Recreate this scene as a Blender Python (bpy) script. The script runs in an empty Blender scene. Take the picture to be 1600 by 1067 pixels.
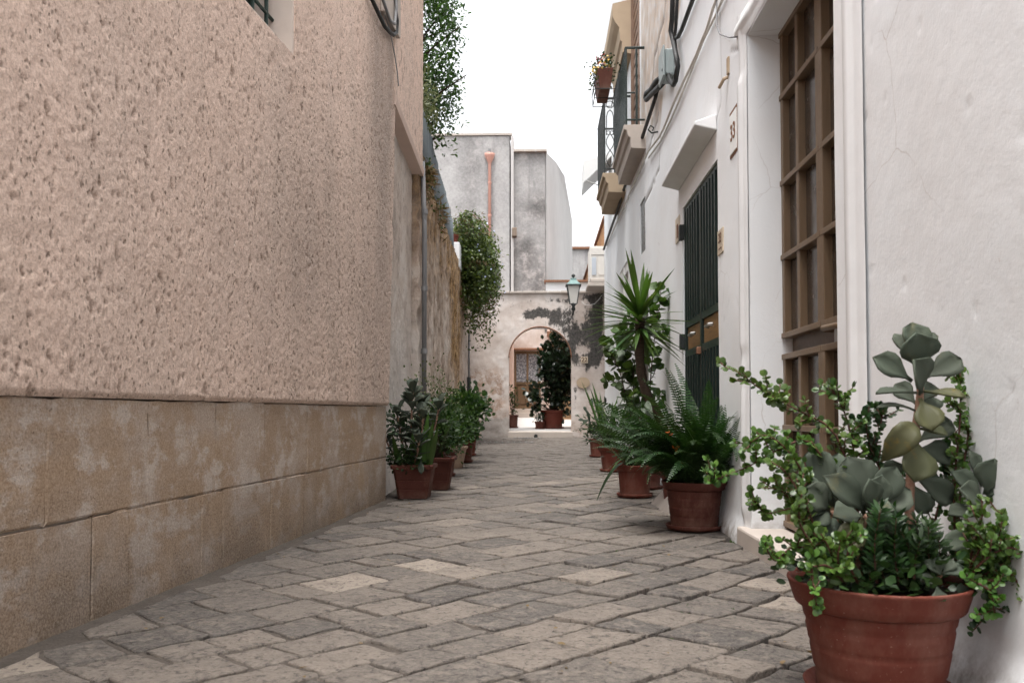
import bpy, math, random
import numpy as np
from mathutils import Matrix, Vector
random.seed(7); RNG = np.random.default_rng(11)
R_ = math.radians
sc = bpy.context.scene
col = sc.collection

# ------------------------------------------------------------------ camera, sky, sun, exposure
cam_d = bpy.data.cameras.new('camera'); cam = bpy.data.objects.new('camera', cam_d); col.objects.link(cam)
cam_d.sensor_width = 36.0; cam_d.lens = 1350 / 1600 * 36; cam_d.shift_y = 62.86 / 1600
cam_d.clip_start = 0.05; cam_d.clip_end = 3000
cam.location = (0, 0, 0.70); cam.rotation_euler = (R_(92.0), 0, math.atan(45 / 1350))
cam_d.dof.use_dof = True; cam_d.dof.focus_distance = 4.6; cam_d.dof.aperture_fstop = 7.0
sc.camera = cam
SUN_EL, SUN_AZ = R_(76), R_(200)          # azimuth from +Y clockwise
world = bpy.data.worlds.new('World'); sc.world = world; world.use_nodes = True
wn = world.node_tree.nodes; wl = world.node_tree.links
bgn = wn['Background']; sky = wn.new('ShaderNodeTexSky'); sky.sky_type = 'NISHITA'; sky.sun_disc = False
sky.sun_elevation = SUN_EL; sky.sun_rotation = SUN_AZ; sky.air_density = 1.0; sky.dust_density = 4.0; sky.ozone_density = 1.0
hs = wn.new('ShaderNodeHueSaturation'); hs.inputs['Saturation'].default_value = 0.12
wm = wn.new('ShaderNodeMix'); wm.data_type = 'RGBA'; wm.blend_type = 'MULTIPLY'; wm.inputs[0].default_value = 1.0; wm.inputs[7].default_value = (1.0, 1.0, 1.0, 1)
wl.new(sky.outputs[0], hs.inputs['Color']); wl.new(hs.outputs[0], wm.inputs[6]); wl.new(wm.outputs[2], bgn.inputs['Color']); bgn.inputs['Strength'].default_value = 0.15
sun_d = bpy.data.lights.new('sun', 'SUN'); sun = bpy.data.objects.new('sun', sun_d); col.objects.link(sun)
sun_d.energy = 1.1; sun_d.angle = R_(25); sun_d.color = (1.0, 0.965, 0.91)
sv = Vector((math.sin(SUN_AZ) * math.cos(SUN_EL), math.cos(SUN_AZ) * math.cos(SUN_EL), math.sin(SUN_EL)))
sun.rotation_euler = sv.to_track_quat('Z', 'Y').to_euler(); sun.location = sv * 30
sc.view_settings.view_transform = 'Standard'; sc.view_settings.look = 'None'
sc.view_settings.exposure = 1.66; sc.view_settings.gamma = 1.0; sc.view_settings.use_curve_mapping = False

sc.cycles.use_adaptive_sampling = True; sc.cycles.adaptive_threshold = 0.03; sc.cycles.max_bounces = 6; sc.cycles.diffuse_bounces = 4; sc.cycles.glossy_bounces = 2; sc.cycles.transmission_bounces = 3

# ------------------------------------------------------------------ noise
def h2(ix, iy, s=0):
    a = (ix.astype(np.int64) * 374761393 + iy.astype(np.int64) * 668265263 + s * 974711) & 0xffffffff
    a = ((a ^ (a >> 13)) * 1274126177) & 0xffffffff
    a = ((a ^ (a >> 16)) * 2246822519) & 0xffffffff
    return ((a ^ (a >> 15)) & 0xffffff) / float(0xffffff)
def vn(x, y, s=0):
    x = np.asarray(x, float); y = np.asarray(y, float)
    ix = np.floor(x); iy = np.floor(y); fx = x - ix; fy = y - iy
    fx = fx * fx * (3 - 2 * fx); fy = fy * fy * (3 - 2 * fy)
    a = h2(ix, iy, s); b = h2(ix + 1, iy, s); c = h2(ix, iy + 1, s); d = h2(ix + 1, iy + 1, s)
    return (a + (b - a) * fx) * (1 - fy) + (c + (d - c) * fx) * fy
def fbm(x, y, s=0, o=4, g=.5):
    t = 0; a = 1; n = 0
    for i in range(o):
        t = t + a * vn(np.asarray(x) * 2 ** i + i * 17.3, np.asarray(y) * 2 ** i - i * 9.1, s + i); n += a; a *= g
    return t / n
def worley(x, y, s=0):
    x = np.asarray(x, float); y = np.asarray(y, float); ix = np.floor(x); iy = np.floor(y)
    best = np.full(x.shape, 9.0); idv = np.zeros(x.shape)
    for dx in (-1, 0, 1):
        for dy in (-1, 0, 1):
            cx = ix + dx; cy = iy + dy
            d = (cx + h2(cx, cy, s) - x) ** 2 + (cy + h2(cx, cy, s + 5) - y) ** 2
            m = d < best; best = np.where(m, d, best); idv = np.where(m, h2(cx, cy, s + 9), idv)
    return np.sqrt(best), idv
def sstep(a, b, x): t = np.clip((x - a) / (b - a), 0, 1); return t * t * (3 - 2 * t)
def gz(y): return max(0.0, .0105 * (y - 5))
def gza(y): return np.maximum(0.0, .0105 * (y - 5))

# ------------------------------------------------------------------ objects
WL = {}
def tag(o, label=None, cat=None, group=None, kind=None):
    if label: o['label'] = label
    if cat: o['category'] = cat
    if group: o['group'] = group
    if kind: o['kind'] = kind
    return o
def thing(name, label, cat, loc=(0, 0, 0), group=None):
    if group is None and cat == 'potted plant': group = 'potted plants inside the arch' if loc[1] > 18.9 else ('potted plants along the right wall' if loc[0] > 0 else 'potted plants along the left wall')
    if group is None: group = {'cable': 'cables on the house walls', 'drainpipe': 'downpipes on the walls', 'number plate': 'number plates on the walls', 'antenna': 'aerials above the roofs'}.get(cat)
    o = bpy.data.objects.new(name, None); o.empty_display_size = .1; col.objects.link(o); o.location = loc
    WL[o] = Vector(loc); return tag(o, label, cat, group)
def link(name, me, mat=None, parent=None, M=None):
    o = bpy.data.objects.new(name, me); col.objects.link(o)
    if mat is not None and len(me.materials) == 0: me.materials.append(mat)
    if parent is not None:
        o.parent = parent
        if parent in WL: o.matrix_parent_inverse = Matrix.Translation(-WL[parent])
    if M is not None: o.matrix_basis = M
    return o
def npmesh(name, V, F, smooth=False, attrs=None):
    V = np.asarray(V, np.float32); F = np.asarray(F, np.int32); me = bpy.data.meshes.new(name)
    me.vertices.add(len(V)); me.vertices.foreach_set('co', V.ravel())
    k = F.shape[1]; me.loops.add(F.size); me.loops.foreach_set('vertex_index', F.ravel())
    me.polygons.add(len(F)); me.polygons.foreach_set('loop_start', np.arange(0, F.size, k, dtype=np.int32))
    me.polygons.foreach_set('use_smooth', np.full(len(F), smooth, bool))
    for an, av in (attrs or {}).items():
        a = me.attributes.new(an, 'FLOAT', 'POINT'); a.data.foreach_set('value', np.asarray(av, np.float32).ravel())
    me.update(calc_edges=True); me.validate(); return me
class MB:
    def __init__(s): s.v = []; s.f = []
    def add(s, vs, fs):
        n = len(s.v); s.v += [tuple(p) for p in vs]; s.f += [tuple(i + n for i in f) for f in fs]; return s
    def box(s, x0, x1, y0, y1, z0, z1, M=None):
        vs = [(x, y, z) for z in (z0, z1) for y in (y0, y1) for x in (x0, x1)]
        if M is not None: vs = [M @ Vector(p) for p in vs]
        return s.add(vs, [(0, 2, 3, 1), (4, 5, 7, 6), (0, 1, 5, 4), (2, 6, 7, 3), (0, 4, 6, 2), (1, 3, 7, 5)])
    def prism(s, poly, a, b):                      # poly: list of 3D points; extruded by vector b-a
        n = len(poly); off = Vector(b) - Vector(a)
        vs = [Vector(p) for p in poly] + [Vector(p) + off for p in poly]
        return s.add(vs, [tuple(range(n))[::-1], tuple(range(n, 2 * n))] + [(i, (i + 1) % n, n + (i + 1) % n, n + i) for i in range(n)])
    def tube(s, pts, r, n=6, cap=True):
        pts = [Vector(p) for p in pts]; m = len(pts); rs = list(np.interp(np.linspace(0, 1, m), np.linspace(0, 1, len(r)), r)) if isinstance(r, (list, tuple)) else [r] * m
        up = Vector((.31, .17, .93)); vs = []; prev = None
        for i, p in enumerate(pts):
            t = (pts[min(i + 1, m - 1)] - pts[max(i - 1, 0)]);
            if t.length < 1e-9: t = Vector((0, 0, 1))
            t.normalize()
            a = (prev - t * prev.dot(t)) if prev is not None else up.cross(t)
            if a.length < 1e-5: a = Vector((1, 0, 0)).cross(t)
            a.normalize(); prev = a; b = t.cross(a)
            vs += [p + (a * math.cos(2 * math.pi * k / n) + b * math.sin(2 * math.pi * k / n)) * rs[i] for k in range(n)]
        fs = [(i * n + k, i * n + (k + 1) % n, (i + 1) * n + (k + 1) % n, (i + 1) * n + k) for i in range(m - 1) for k in range(n)]
        if cap: fs += [tuple(range(n))[::-1], tuple(range((m - 1) * n, m * n))]
        return s.add(vs, fs)
    def lathe(s, prof, n=32, c=(0, 0, 0), cap=True):
        vs = [(c[0] + r * math.cos(2 * math.pi * k / n), c[1] + r * math.sin(2 * math.pi * k / n), c[2] + z) for r, z in prof for k in range(n)]
        m = len(prof)
        fs = [(i * n + k, i * n + (k + 1) % n, (i + 1) * n + (k + 1) % n, (i + 1) * n + k) for i in range(m - 1) for k in range(n)]
        if cap: fs += [tuple(range(n))[::-1], tuple(range((m - 1) * n, m * n))]
        return s.add(vs, fs)
    def mesh(s, name, smooth=False):
        me = bpy.data.meshes.new(name); me.from_pydata(s.v, [], s.f)
        if smooth: me.polygons.foreach_set('use_smooth', [True] * len(me.polygons))
        me.update(); return me
    def build(s, name, mat, parent=None, smooth=False, bevel=0):
        o = link(name, s.mesh(name, smooth), mat, parent)
        if bevel:
            b = o.modifiers.new('bevel', 'BEVEL'); b.width = bevel; b.segments = 2; b.limit_method = 'ANGLE'
        return o
def box(name, mat, parent, *a, bevel=0): return MB().box(*a).build(name, mat, parent, bevel=bevel)

def relief(name, P0, U, V, N, us, vs, hf, mat, parent, holes=(), attrs=None, depth=.25, warp=None, vlow=None):
    """plastered wall as a fine grid; holes are cut out and every rim is turned inwards by depth"""
    P0, U, V, N = (np.array(a, float) for a in (P0, U, V, N))
    us = np.array(sorted(set(np.round(list(us) + [e for h in holes for e in h[:2]], 5)))); vs = np.array(sorted(set(np.round(list(vs) + [e for h in holes for e in h[2:]], 5))))
    uu, vv = np.meshgrid(us, vs, indexing='ij')
    if vlow is not None:
        lo = vlow(uu); t = (vv - vs[0]) / (vs[-1] - vs[0]); vv = lo + (vs[-1] - lo) * t
    hh = hf(uu, vv); su = uu + (warp(uu, vv) if warp else 0)
    P = P0 + su[..., None] * U + vv[..., None] * V + hh[..., None] * N
    nu, nv = uu.shape; idx = np.arange(nu * nv).reshape(nu, nv)
    F = np.stack([idx[:-1, :-1], idx[1:, :-1], idx[1:, 1:], idx[:-1, 1:]], -1).reshape(-1, 4)
    cu = ((us[:-1] + us[1:]) / 2)[:, None] + np.zeros(nv - 1); cv = np.zeros((nu - 1, 1)) + ((vs[:-1] + vs[1:]) / 2)
    keep = np.ones(cu.shape, bool)
    for h in holes: keep &= ~((cu > h[0]) & (cu < h[1]) & (cv > h[2]) & (cv < h[3]))
    F = F[keep.ravel()]
    flip = np.dot(np.cross(U, V), N) < 0
    E = np.concatenate([F[:, [0, 1]], F[:, [1, 2]], F[:, [2, 3]], F[:, [3, 0]]])
    key = np.sort(E, 1); key = key[:, 0].astype(np.int64) * (nu * nv) + key[:, 1]
    _, inv, cnt = np.unique(key, return_inverse=True, return_counts=True); B = E[cnt[inv.ravel()] == 1]
    Vx = P.reshape(-1, 3); n0 = len(Vx); m = len(B)
    b0 = Vx[B[:, 0]]; b1 = Vx[B[:, 1]]
    Vx = np.concatenate([Vx, b0, b1, b1 - N * depth, b0 - N * depth])
    k = np.arange(m); G = np.stack([n0 + m + k, n0 + k, n0 + 3 * m + k, n0 + 2 * m + k], -1)
    F = np.concatenate([F, G]);
    if flip: F = F[:, ::-1]
    at = {}
    for an, fn in (attrs or {}).items():
        a = fn(uu, vv).ravel(); at[an] = np.concatenate([a, a[B[:, 0]], a[B[:, 1]], a[B[:, 1]], a[B[:, 0]]])
    me = npmesh(name, Vx, F, True, at)
    return link(name, me, mat, parent)

# ------------------------------------------------------------------ leaves
T_OVAL = (np.array([(0, 0, 0), (-.26, .3, .05), (.26, .3, .05), (-.3, .62, .05), (.3, .62, .05), (0, 1, -.06), (0, .3, 0), (0, .62, 0)], float),
          np.array([(0, 2, 6), (0, 6, 1), (6, 2, 4), (6, 4, 7), (1, 6, 7), (1, 7, 3), (7, 4, 5), (3, 7, 5)]))
T_ROUND = (np.array([(0, 0, 0), (-.4, .3, .05), (.4, .3, .05), (-.45, .68, .07), (.45, .68, .07), (0, 1, .02), (0, .3, -.03), (0, .68, -.02)], float), T_OVAL[1])
_a = np.linspace(0, 2 * math.pi, 9)[:-1]
T_DISC = (np.concatenate([[(0, .5, .05)], np.stack([.46 * np.sin(_a), .5 - .5 * np.cos(_a), -.03 + 0 * _a], 1)]), np.array([(0, 1 + (k + 1) % 8, 1 + k) for k in range(8)]))
T_THIN = (np.array([(0, 0, 0), (-.07, .4, .02), (.07, .4, .02), (0, 1, -.1)], float), np.array([(0, 2, 1), (1, 2, 3)]))
T_LANCE = (np.array([(0, 0, 0), (-.13, .35, .02), (.13, .35, .02), (-.1, .7, -.02), (.1, .7, -.02), (0, 1, -.12)], float), np.array([(0, 2, 1), (1, 2, 4), (1, 4, 3), (3, 4, 5)]))
def unit(a): return a / np.maximum(np.linalg.norm(a, axis=-1, keepdims=True), 1e-9)
def scatter(name, T, pos, d, nrm, size, mat, parent, width=1.0):
    pos, d, nrm = (np.asarray(a, float).reshape(-1, 3) for a in (pos, d, nrm)); n = len(pos)
    size = np.broadcast_to(np.asarray(size, float), (n,))
    y = unit(d); z = unit(nrm - (nrm * y).sum(1, keepdims=True) * y); x = np.cross(y, z)
    tv, tf = T
    V = pos[:, None] + size[:, None, None] * (tv[None, :, 0:1] * width * x[:, None] + tv[None, :, 1:2] * y[:, None] + tv[None, :, 2:3] * z[:, None])
    F = tf[None] + (np.arange(n) * len(tv))[:, None, None]
    rnd = np.repeat(RNG.random(n), len(tv))
    o = link(name, npmesh(name, V.reshape(-1, 3), F.reshape(-1, 3), True, {'rnd': rnd}), mat, parent)
    return tag(o, kind='stuff')
def rvec(n): return unit(RNG.normal(size=(n, 3)))
# ------------------------------------------------------------------ materials
class Mt:
    def __init__(s, name):
        s.m = bpy.data.materials.new(name); s.m.use_nodes = True; s.nt = s.m.node_tree; s.b = s.nt.nodes['Principled BSDF']
        s.tc = s.nt.nodes.new('ShaderNodeTexCoord').outputs['Object']
    def set(s, node, key, val):
        i = node.inputs[key]
        if isinstance(val, bpy.types.NodeSocket): s.nt.links.new(val, i)
        elif isinstance(val, (tuple, list)) and len(val) == 3 and i.type == 'RGBA': i.default_value = (*val, 1)
        else: i.default_value = val
    def n(s, t, out=0, props=None, **kw):
        nd = s.nt.nodes.new(t)
        for k, v in (props or {}).items(): setattr(nd, k, v)
        for k, v in kw.items(): s.set(nd, k.replace('_', ' '), v)
        return nd.outputs[out]
    def map(s, sc=(1, 1, 1), loc=(0, 0, 0), vec=None): return s.n('ShaderNodeMapping', Vector=vec or s.tc, Scale=sc, Location=loc)
    def noise(s, scale, detail=4, rough=.55, vec=None, dist=0): return s.n('ShaderNodeTexNoise', Vector=vec or s.tc, Scale=scale, Detail=detail, Roughness=rough, Distortion=dist)
    def vor(s, scale, vec=None, feature='F1', out=0, rnd=1.0): return s.n('ShaderNodeTexVoronoi', out, {'feature': feature}, Vector=vec or s.tc, Scale=scale, Randomness=rnd)
    def ramp(s, fac, stops):
        nd = s.nt.nodes.new('ShaderNodeValToRGB'); s.set(nd, 0, fac); e = nd.color_ramp.elements
        while len(e) < len(stops): e.new(.5)
        for el, (p, c) in zip(e, stops):
            el.position = p; el.color = (c, c, c, 1) if isinstance(c, (int, float)) else (*c, 1)
        return nd.outputs[0]
    def mix(s, fac, a, b, mode='MIX'):
        nd = s.nt.nodes.new('ShaderNodeMix'); nd.data_type = 'RGBA'; nd.blend_type = mode
        for k, v in ((0, fac), (6, a), (7, b)):
            if isinstance(v, bpy.types.NodeSocket): s.nt.links.new(v, nd.inputs[k])
            else: nd.inputs[k].default_value = (*v, 1) if isinstance(v, (tuple, list)) else v
        return nd.outputs[2]
    def math(s, op, a, b=0.0, clamp=False):
        nd = s.nt.nodes.new('ShaderNodeMath'); nd.operation = op; nd.use_clamp = clamp; s.set(nd, 0, a); s.set(nd, 1, b); return nd.outputs[0]
    def attr(s, name): return s.n('ShaderNodeAttribute', 2, {'attribute_name': name})
    def orand(s): return s.n('ShaderNodeObjectInfo', 5)
    def hsv(s, colr, h=.5, sat=1.0, v=1.0): return s.n('ShaderNodeHueSaturation', Color=colr, Hue=h, Saturation=sat, Value=v)
    def bump(s, h, strength=.5, dist=.01, nrm=None):
        kw = dict(Height=h, Strength=strength, Distance=dist)
        if nrm is not None: kw['Normal'] = nrm
        return s.n('ShaderNodeBump', **kw)
    def out(s, colr, rough=.85, nrm=None, spec=.3, metal=0.0):
        s.set(s.b, 'Base Color', colr); s.set(s.b, 'Roughness', rough); s.set(s.b, 'Specular IOR Level', spec); s.set(s.b, 'Metallic', metal)
        if nrm is not None: s.set(s.b, 'Normal', nrm)
        return s.m
def plain(name, c, rough=.6, spec=.4, metal=0.0, var=.25, sc=18, bump=.15):
    m = Mt(name); f = m.noise(sc, 5, .6); f2 = m.noise(sc * .15, 3)
    cc = m.mix(m.math('MULTIPLY', f, var), c, tuple(x * .45 for x in c)); cc = m.mix(m.math('MULTIPLY', f2, var), cc, tuple(min(1, x * 1.5 + .01) for x in c))
    return m.out(cc, m.ramp(f, [(0, max(.05, rough - .1)), (1, min(1, rough + .12))]), m.bump(f, bump, .004), spec, metal)
MAT = {}
def roughcast():
    m = Mt('roughcast'); st = m.noise(1.1, 5, .62); vs = m.noise(1.0, 5, .6, m.map((2.2, 2.2, .45)))
    c = m.mix(m.ramp(st, [(.36, 0), (.68, 1)]), (.84, .64, .535), (.75, .565, .465))
    c = m.mix(m.math('MULTIPLY', m.ramp(vs, [(.45, 0), (.72, 1)]), .6), c, (.58, .47, .40))
    c = m.mix(m.math('MULTIPLY', m.attr('stain'), m.ramp(vs, [(.3, .45), (.6, .9)])), c, (.19, .165, .145))
    c = m.mix(m.ramp(m.noise(.8, 4, .6, m.map(loc=(7, 3, 1))), [(.55, 0), (.75, .35)]), c, (.70, .58, .52))
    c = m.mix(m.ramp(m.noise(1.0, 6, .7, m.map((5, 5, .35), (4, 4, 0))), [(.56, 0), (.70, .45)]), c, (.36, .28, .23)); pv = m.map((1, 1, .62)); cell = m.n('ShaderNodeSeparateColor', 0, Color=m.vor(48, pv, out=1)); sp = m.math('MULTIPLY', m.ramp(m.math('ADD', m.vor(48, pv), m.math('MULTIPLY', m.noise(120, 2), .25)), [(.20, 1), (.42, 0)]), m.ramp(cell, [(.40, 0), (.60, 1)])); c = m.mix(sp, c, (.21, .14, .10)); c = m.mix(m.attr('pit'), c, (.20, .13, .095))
    fine = m.noise(105, 4, .8); lump = m.noise(105, 5, .8, m.map((1, 1, .75))); c = m.mix(m.ramp(lump, [(.36, .7), (.44, 0)]), c, (.36, .25, .19)); c = m.mix(.42, c, m.ramp(fine, [(.38, (.34, .245, .195)), (.52, (.74, .58, .49)), (.64, (.95, .80, .70))]))  # grime and relief shade put into the colour: dark hollows, pale crests
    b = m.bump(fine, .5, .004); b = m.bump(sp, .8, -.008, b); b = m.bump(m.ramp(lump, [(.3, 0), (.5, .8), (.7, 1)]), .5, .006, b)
    return m.out(c, .92, b, .15)
def plinth():
    m = Mt('plinth_stone'); r = m.orand(); wv = m.map((1, 1, 1.1)); big = m.noise(2.3, 6, .62, wv)
    c = m.mix(r, (.42, .29, .185), (.39, .285, .205))
    c = m.mix(m.ramp(big, [(.45, 0), (.53, .9)]), c, (.46, .375, .315)); c = m.mix(m.ramp(m.noise(3.1, 5, .65, m.map(loc=(1, 8, 2))), [(.48, 0), (.58, .75)]), c, (.33, .215, .125))
    c = m.mix(m.ramp(m.noise(5.5, 6, .7, m.map((.8, .8, 1.15), (3, 1, 0))), [(.51, 0), (.60, .75)]), c, (.62, .565, .53))
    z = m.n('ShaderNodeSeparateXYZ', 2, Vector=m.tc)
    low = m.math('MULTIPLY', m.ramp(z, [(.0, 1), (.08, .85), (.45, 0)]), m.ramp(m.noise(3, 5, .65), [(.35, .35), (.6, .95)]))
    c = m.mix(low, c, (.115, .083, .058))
    pit = m.vor(58, feature='F1'); pm = m.ramp(m.math('ADD', pit, m.math('MULTIPLY', m.noise(40, 3), .5)), [(.30, 1), (.48, 0)]); pm = m.math('MULTIPLY', pm, m.ramp(m.noise(6, 6, .75), [(.5, 0), (.6, .8)]))
    c = m.mix(m.math('MULTIPLY', pm, .75), c, (.12, .085, .06)); g = m.noise(120, 5, .7)
    hb = m.noise(2.0, 5, .7, m.map((.5, .5, 5), (3, 0, 2))); c = m.mix(m.ramp(hb, [(.52, 0), (.64, .45)]), c, (.27, .185, .125)); c = m.mix(.35, c, m.ramp(g, [(.36, (.13, .095, .07)), (.62, (.64, .53, .43))]))
    b = m.bump(g, .5, .005); b = m.bump(pm, .8, -.006, b); b = m.bump(m.noise(22, 5, .65), .35, .008, b)
    return m.out(c, .9, b, .2)
def white_plaster():
    m = Mt('white_limewash'); n1 = m.noise(1.3, 5, .6); c = m.mix(m.ramp(n1, [(.35, 0), (.7, 1)]), (.80, .825, .85), (.765, .77, .78))
    c = m.mix(m.ramp(m.noise(.55, 3, .6, m.map(loc=(2, 9, 4))), [(.54, 0), (.74, .4)]), c, (.76, .725, .71))
    wv = m.mix(.12, m.tc, m.n('ShaderNodeTexNoise', 1, Vector=m.tc, Scale=4.0, Detail=4.0)); hl = m.vor(2.4, wv, feature='DISTANCE_TO_EDGE'); c = m.mix(m.math('MULTIPLY', m.ramp(hl, [(0, .5), (.006, 0)]), m.ramp(m.noise(1.7, 4), [(.5, 0), (.6, 1)])), c, (.40, .35, .32)); sp = m.noise(38, 4, .7); c = m.mix(m.ramp(sp, [(.68, 0), (.76, .4)]), c, (.52, .45, .41))
    pl = m.attr('peel'); tx = m.noise(9, 6, .7); tan = m.ramp(tx, [(.3, (.20, .155, .13)), (.5, (.46, .37, .30)), (.7, (.58, .48, .40))])
    c = m.mix(m.math('MULTIPLY', pl, m.ramp(m.noise(4.5, 6, .7), [(.32, .25), (.55, 1)])), c, tan)
    c = m.mix(m.attr('crack'), c, (.16, .13, .115)); 
    c = m.mix(m.math('MULTIPLY', m.attr('dirt_shade'), m.ramp(m.noise(14, 5, .7), [(.35, .15), (.65, .95)])), c, (.27, .235, .21))
    b = m.bump(m.noise(70, 4, .6), .28, .003)
    return m.out(c, .9, b, .2)
def old_wall():
    m = Mt('old_wall_plaster'); n = m.noise(2.0, 6, .7); s = m.noise(1.0, 5, .7, m.map((4, 4, .8)))
    c = m.ramp(n, [(.36, (.26, .195, .15)), (.5, (.50, .40, .33)), (.64, (.62, .55, .49))])
    c = m.mix(m.ramp(m.noise(7, 6, .75), [(.55, 0), (.66, .8)]), c, (.22, .165, .13))
    li = m.math('MULTIPLY', m.attr('lichen'), m.ramp(s, [(.3, .35), (.55, 1)])); c = m.mix(li, c, m.ramp(m.noise(11, 5, .7), [(.34, (.05, .03, .014)), (.5, (.22, .125, .05)), (.66, (.42, .28, .14))]))
    c = m.mix(m.math('MULTIPLY', m.attr('pale'), .8), c, (.62, .58, .55))
    b = m.bump(m.noise(45, 5, .7), .6, .01); b = m.bump(m.noise(13, 5, .7), .6, .02, b)
    return m.out(c, .93, b, .15)
def gate_plaster():
    m = Mt('gate_plaster'); n = m.noise(1.6, 5, .65); c = m.ramp(n, [(.3, (.43, .355, .31)), (.5, (.55, .485, .445)), (.72, (.66, .625, .605))])
    c = m.mix(m.math('MULTIPLY', m.attr('scar'), m.ramp(m.noise(6, 6, .75), [(.46, 0), (.56, 1)])), c, m.ramp(m.noise(14, 5, .7), [(.3, (.26, .18, .14)), (.7, (.50, .38, .31))]))
    st = m.math('ADD', m.attr('stain'), m.math('MULTIPLY', m.math('SUBTRACT', m.noise(5.5, 8, .74, m.map((1, 1, .65))), .5), 2.6))
    c = m.mix(m.ramp(st, [(.30, 0), (.42, .12), (.48, .65), (.60, 1)]), c, m.ramp(m.noise(22, 5, .7), [(.3, (.036, .034, .033)), (.7, (.125, .115, .107))]))
    c = m.mix(m.attr('grey'), c, m.ramp(m.noise(5, 5, .7), [(.3, (.24, .21, .19)), (.7, (.44, .41, .385))]))
    b = m.bump(m.noise(25, 6, .7), .4, .01)
    return m.out(c, .92, b, .15)
def grey_plaster():
    m = Mt('weathered_grey_plaster'); n = m.noise(.9, 6, .65); v = m.noise(.8, 6, .65, m.map((2.0, 2.0, .25)))
    c = m.ramp(n, [(.3, (.27, .262, .26)), (.5, (.38, .37, .365)), (.7, (.47, .46, .455))])
    c = m.mix(m.ramp(v, [(.50, 0), (.66, .8)]), c, (.15, .145, .145))
    c = m.mix(m.attr('stain'), c, m.ramp(m.noise(2.4, 7, .72), [(.34, (.06, .058, .056)), (.52, (.14, .13, .125)), (.64, (.38, .345, .33))]))
    g = m.noise(13, 6, .75); c = m.mix(.22, c, m.ramp(g, [(.35, (.12, .115, .115)), (.65, (.55, .53, .52))]))
    return m.out(c, .93, m.bump(g, .4, .02), .15)
def paving():
    m = Mt('paving_stone'); r = m.orand(); tc = m.tc
    c = m.ramp(r, [(0, (.056, .051, .048)), (.2, (.083, .074, .067)), (.5, (.116, .10, .087)), (.8, (.156, .132, .112)), (.94, (.19, .16, .134)), (1, (.31, .262, .217))])
    n = m.noise(6, 6, .68); c = m.mix(m.ramp(n, [(.5, 0), (.68, .5)]), c, (.07, .06, .053))
    n2 = m.noise(11, 6, .72, m.map(loc=(5, 1, 8))); c = m.mix(m.ramp(n2, [(.52, 0), (.60, .6)]), c, (.195, .165, .139))
    g = m.noise(90, 5, .75); c = m.mix(.22, c, m.ramp(g, [(.36, (.028, .024, .021)), (.64, (.30, .257, .222))]))
    mid = m.noise(34, 6, .75, m.map(loc=(3, 3, 3)), .8); c = m.mix(m.ramp(mid, [(.37, .9), (.47, 0)]), c, (.034, .029, .026)); c = m.mix(m.ramp(mid, [(.54, 0), (.63, .5)]), c, (.21, .178, .15))  # relief shading carried by the colour: hollows darker, high spots paler
    pit = m.vor(46); pm = m.math('MULTIPLY', m.ramp(pit, [(.08, 1), (.3, 0)]), m.ramp(m.noise(7, 4), [(.5, 0), (.6, 1)]))
    c = m.mix(m.math('MULTIPLY', pm, .7), c, (.07, .058, .05))
    b = m.bump(g, .45, .004); b = m.bump(pm, .8, -.008, b); b = m.bump(mid, .75, .013, b); b = m.bump(n2, .8, .02, b)
    return m.out(c, m.ramp(n, [(.3, .62), (.7, .85)]), b, .35)
def mortar():
    m = Mt('joint_mortar'); n = m.noise(5, 6, .7); c = m.ramp(n, [(.3, (.046, .038, .032)), (.55, (.08, .067, .057)), (.72, (.13, .112, .097))])
    g = m.noise(110, 5, .75); c = m.mix(.4, c, m.ramp(g, [(.32, (.024, .02, .018)), (.68, (.15, .128, .11))]))
    return m.out(c, .95, m.bump(m.noise(30, 6, .7), .8, .012, m.bump(g, .6, .006)), .2)
def terracotta(name, c):
    m = Mt(name); n = m.noise(7, 5, .6); r = m.orand(); cc = m.mix(m.ramp(n, [(.4, 0), (.75, .55)]), c, tuple(x * .62 for x in c))
    cc = m.mix(m.math('MULTIPLY', r, .35), cc, tuple(x * .7 for x in c)); sp = m.noise(160, 3, .6); cc = m.mix(m.ramp(sp, [(.67, 0), (.74, .45)]), cc, (.45, .33, .27))
    z = m.n('ShaderNodeTexCoord', 'Generated'); zz = m.n('ShaderNodeSeparateXYZ', 2, Vector=z)
    cc = m.mix(m.ramp(m.noise(3.5, 6, .7, m.map((1, 1, .5), (2, 5, 1))), [(.5, 0), (.70, .5)]), cc, (.27, .15, .115)); d = m.math('MULTIPLY', m.ramp(zz, [(.0, .7), (.25, 0)]), m.ramp(m.noise(12, 5, .7), [(.4, .2), (.6, 1)])); cc = m.mix(d, cc, (.20, .12, .09))
    return m.out(cc, m.ramp(n, [(.3, .62), (.7, .8)]), m.bump(m.noise(70, 4), .15, .002), .22)
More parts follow.
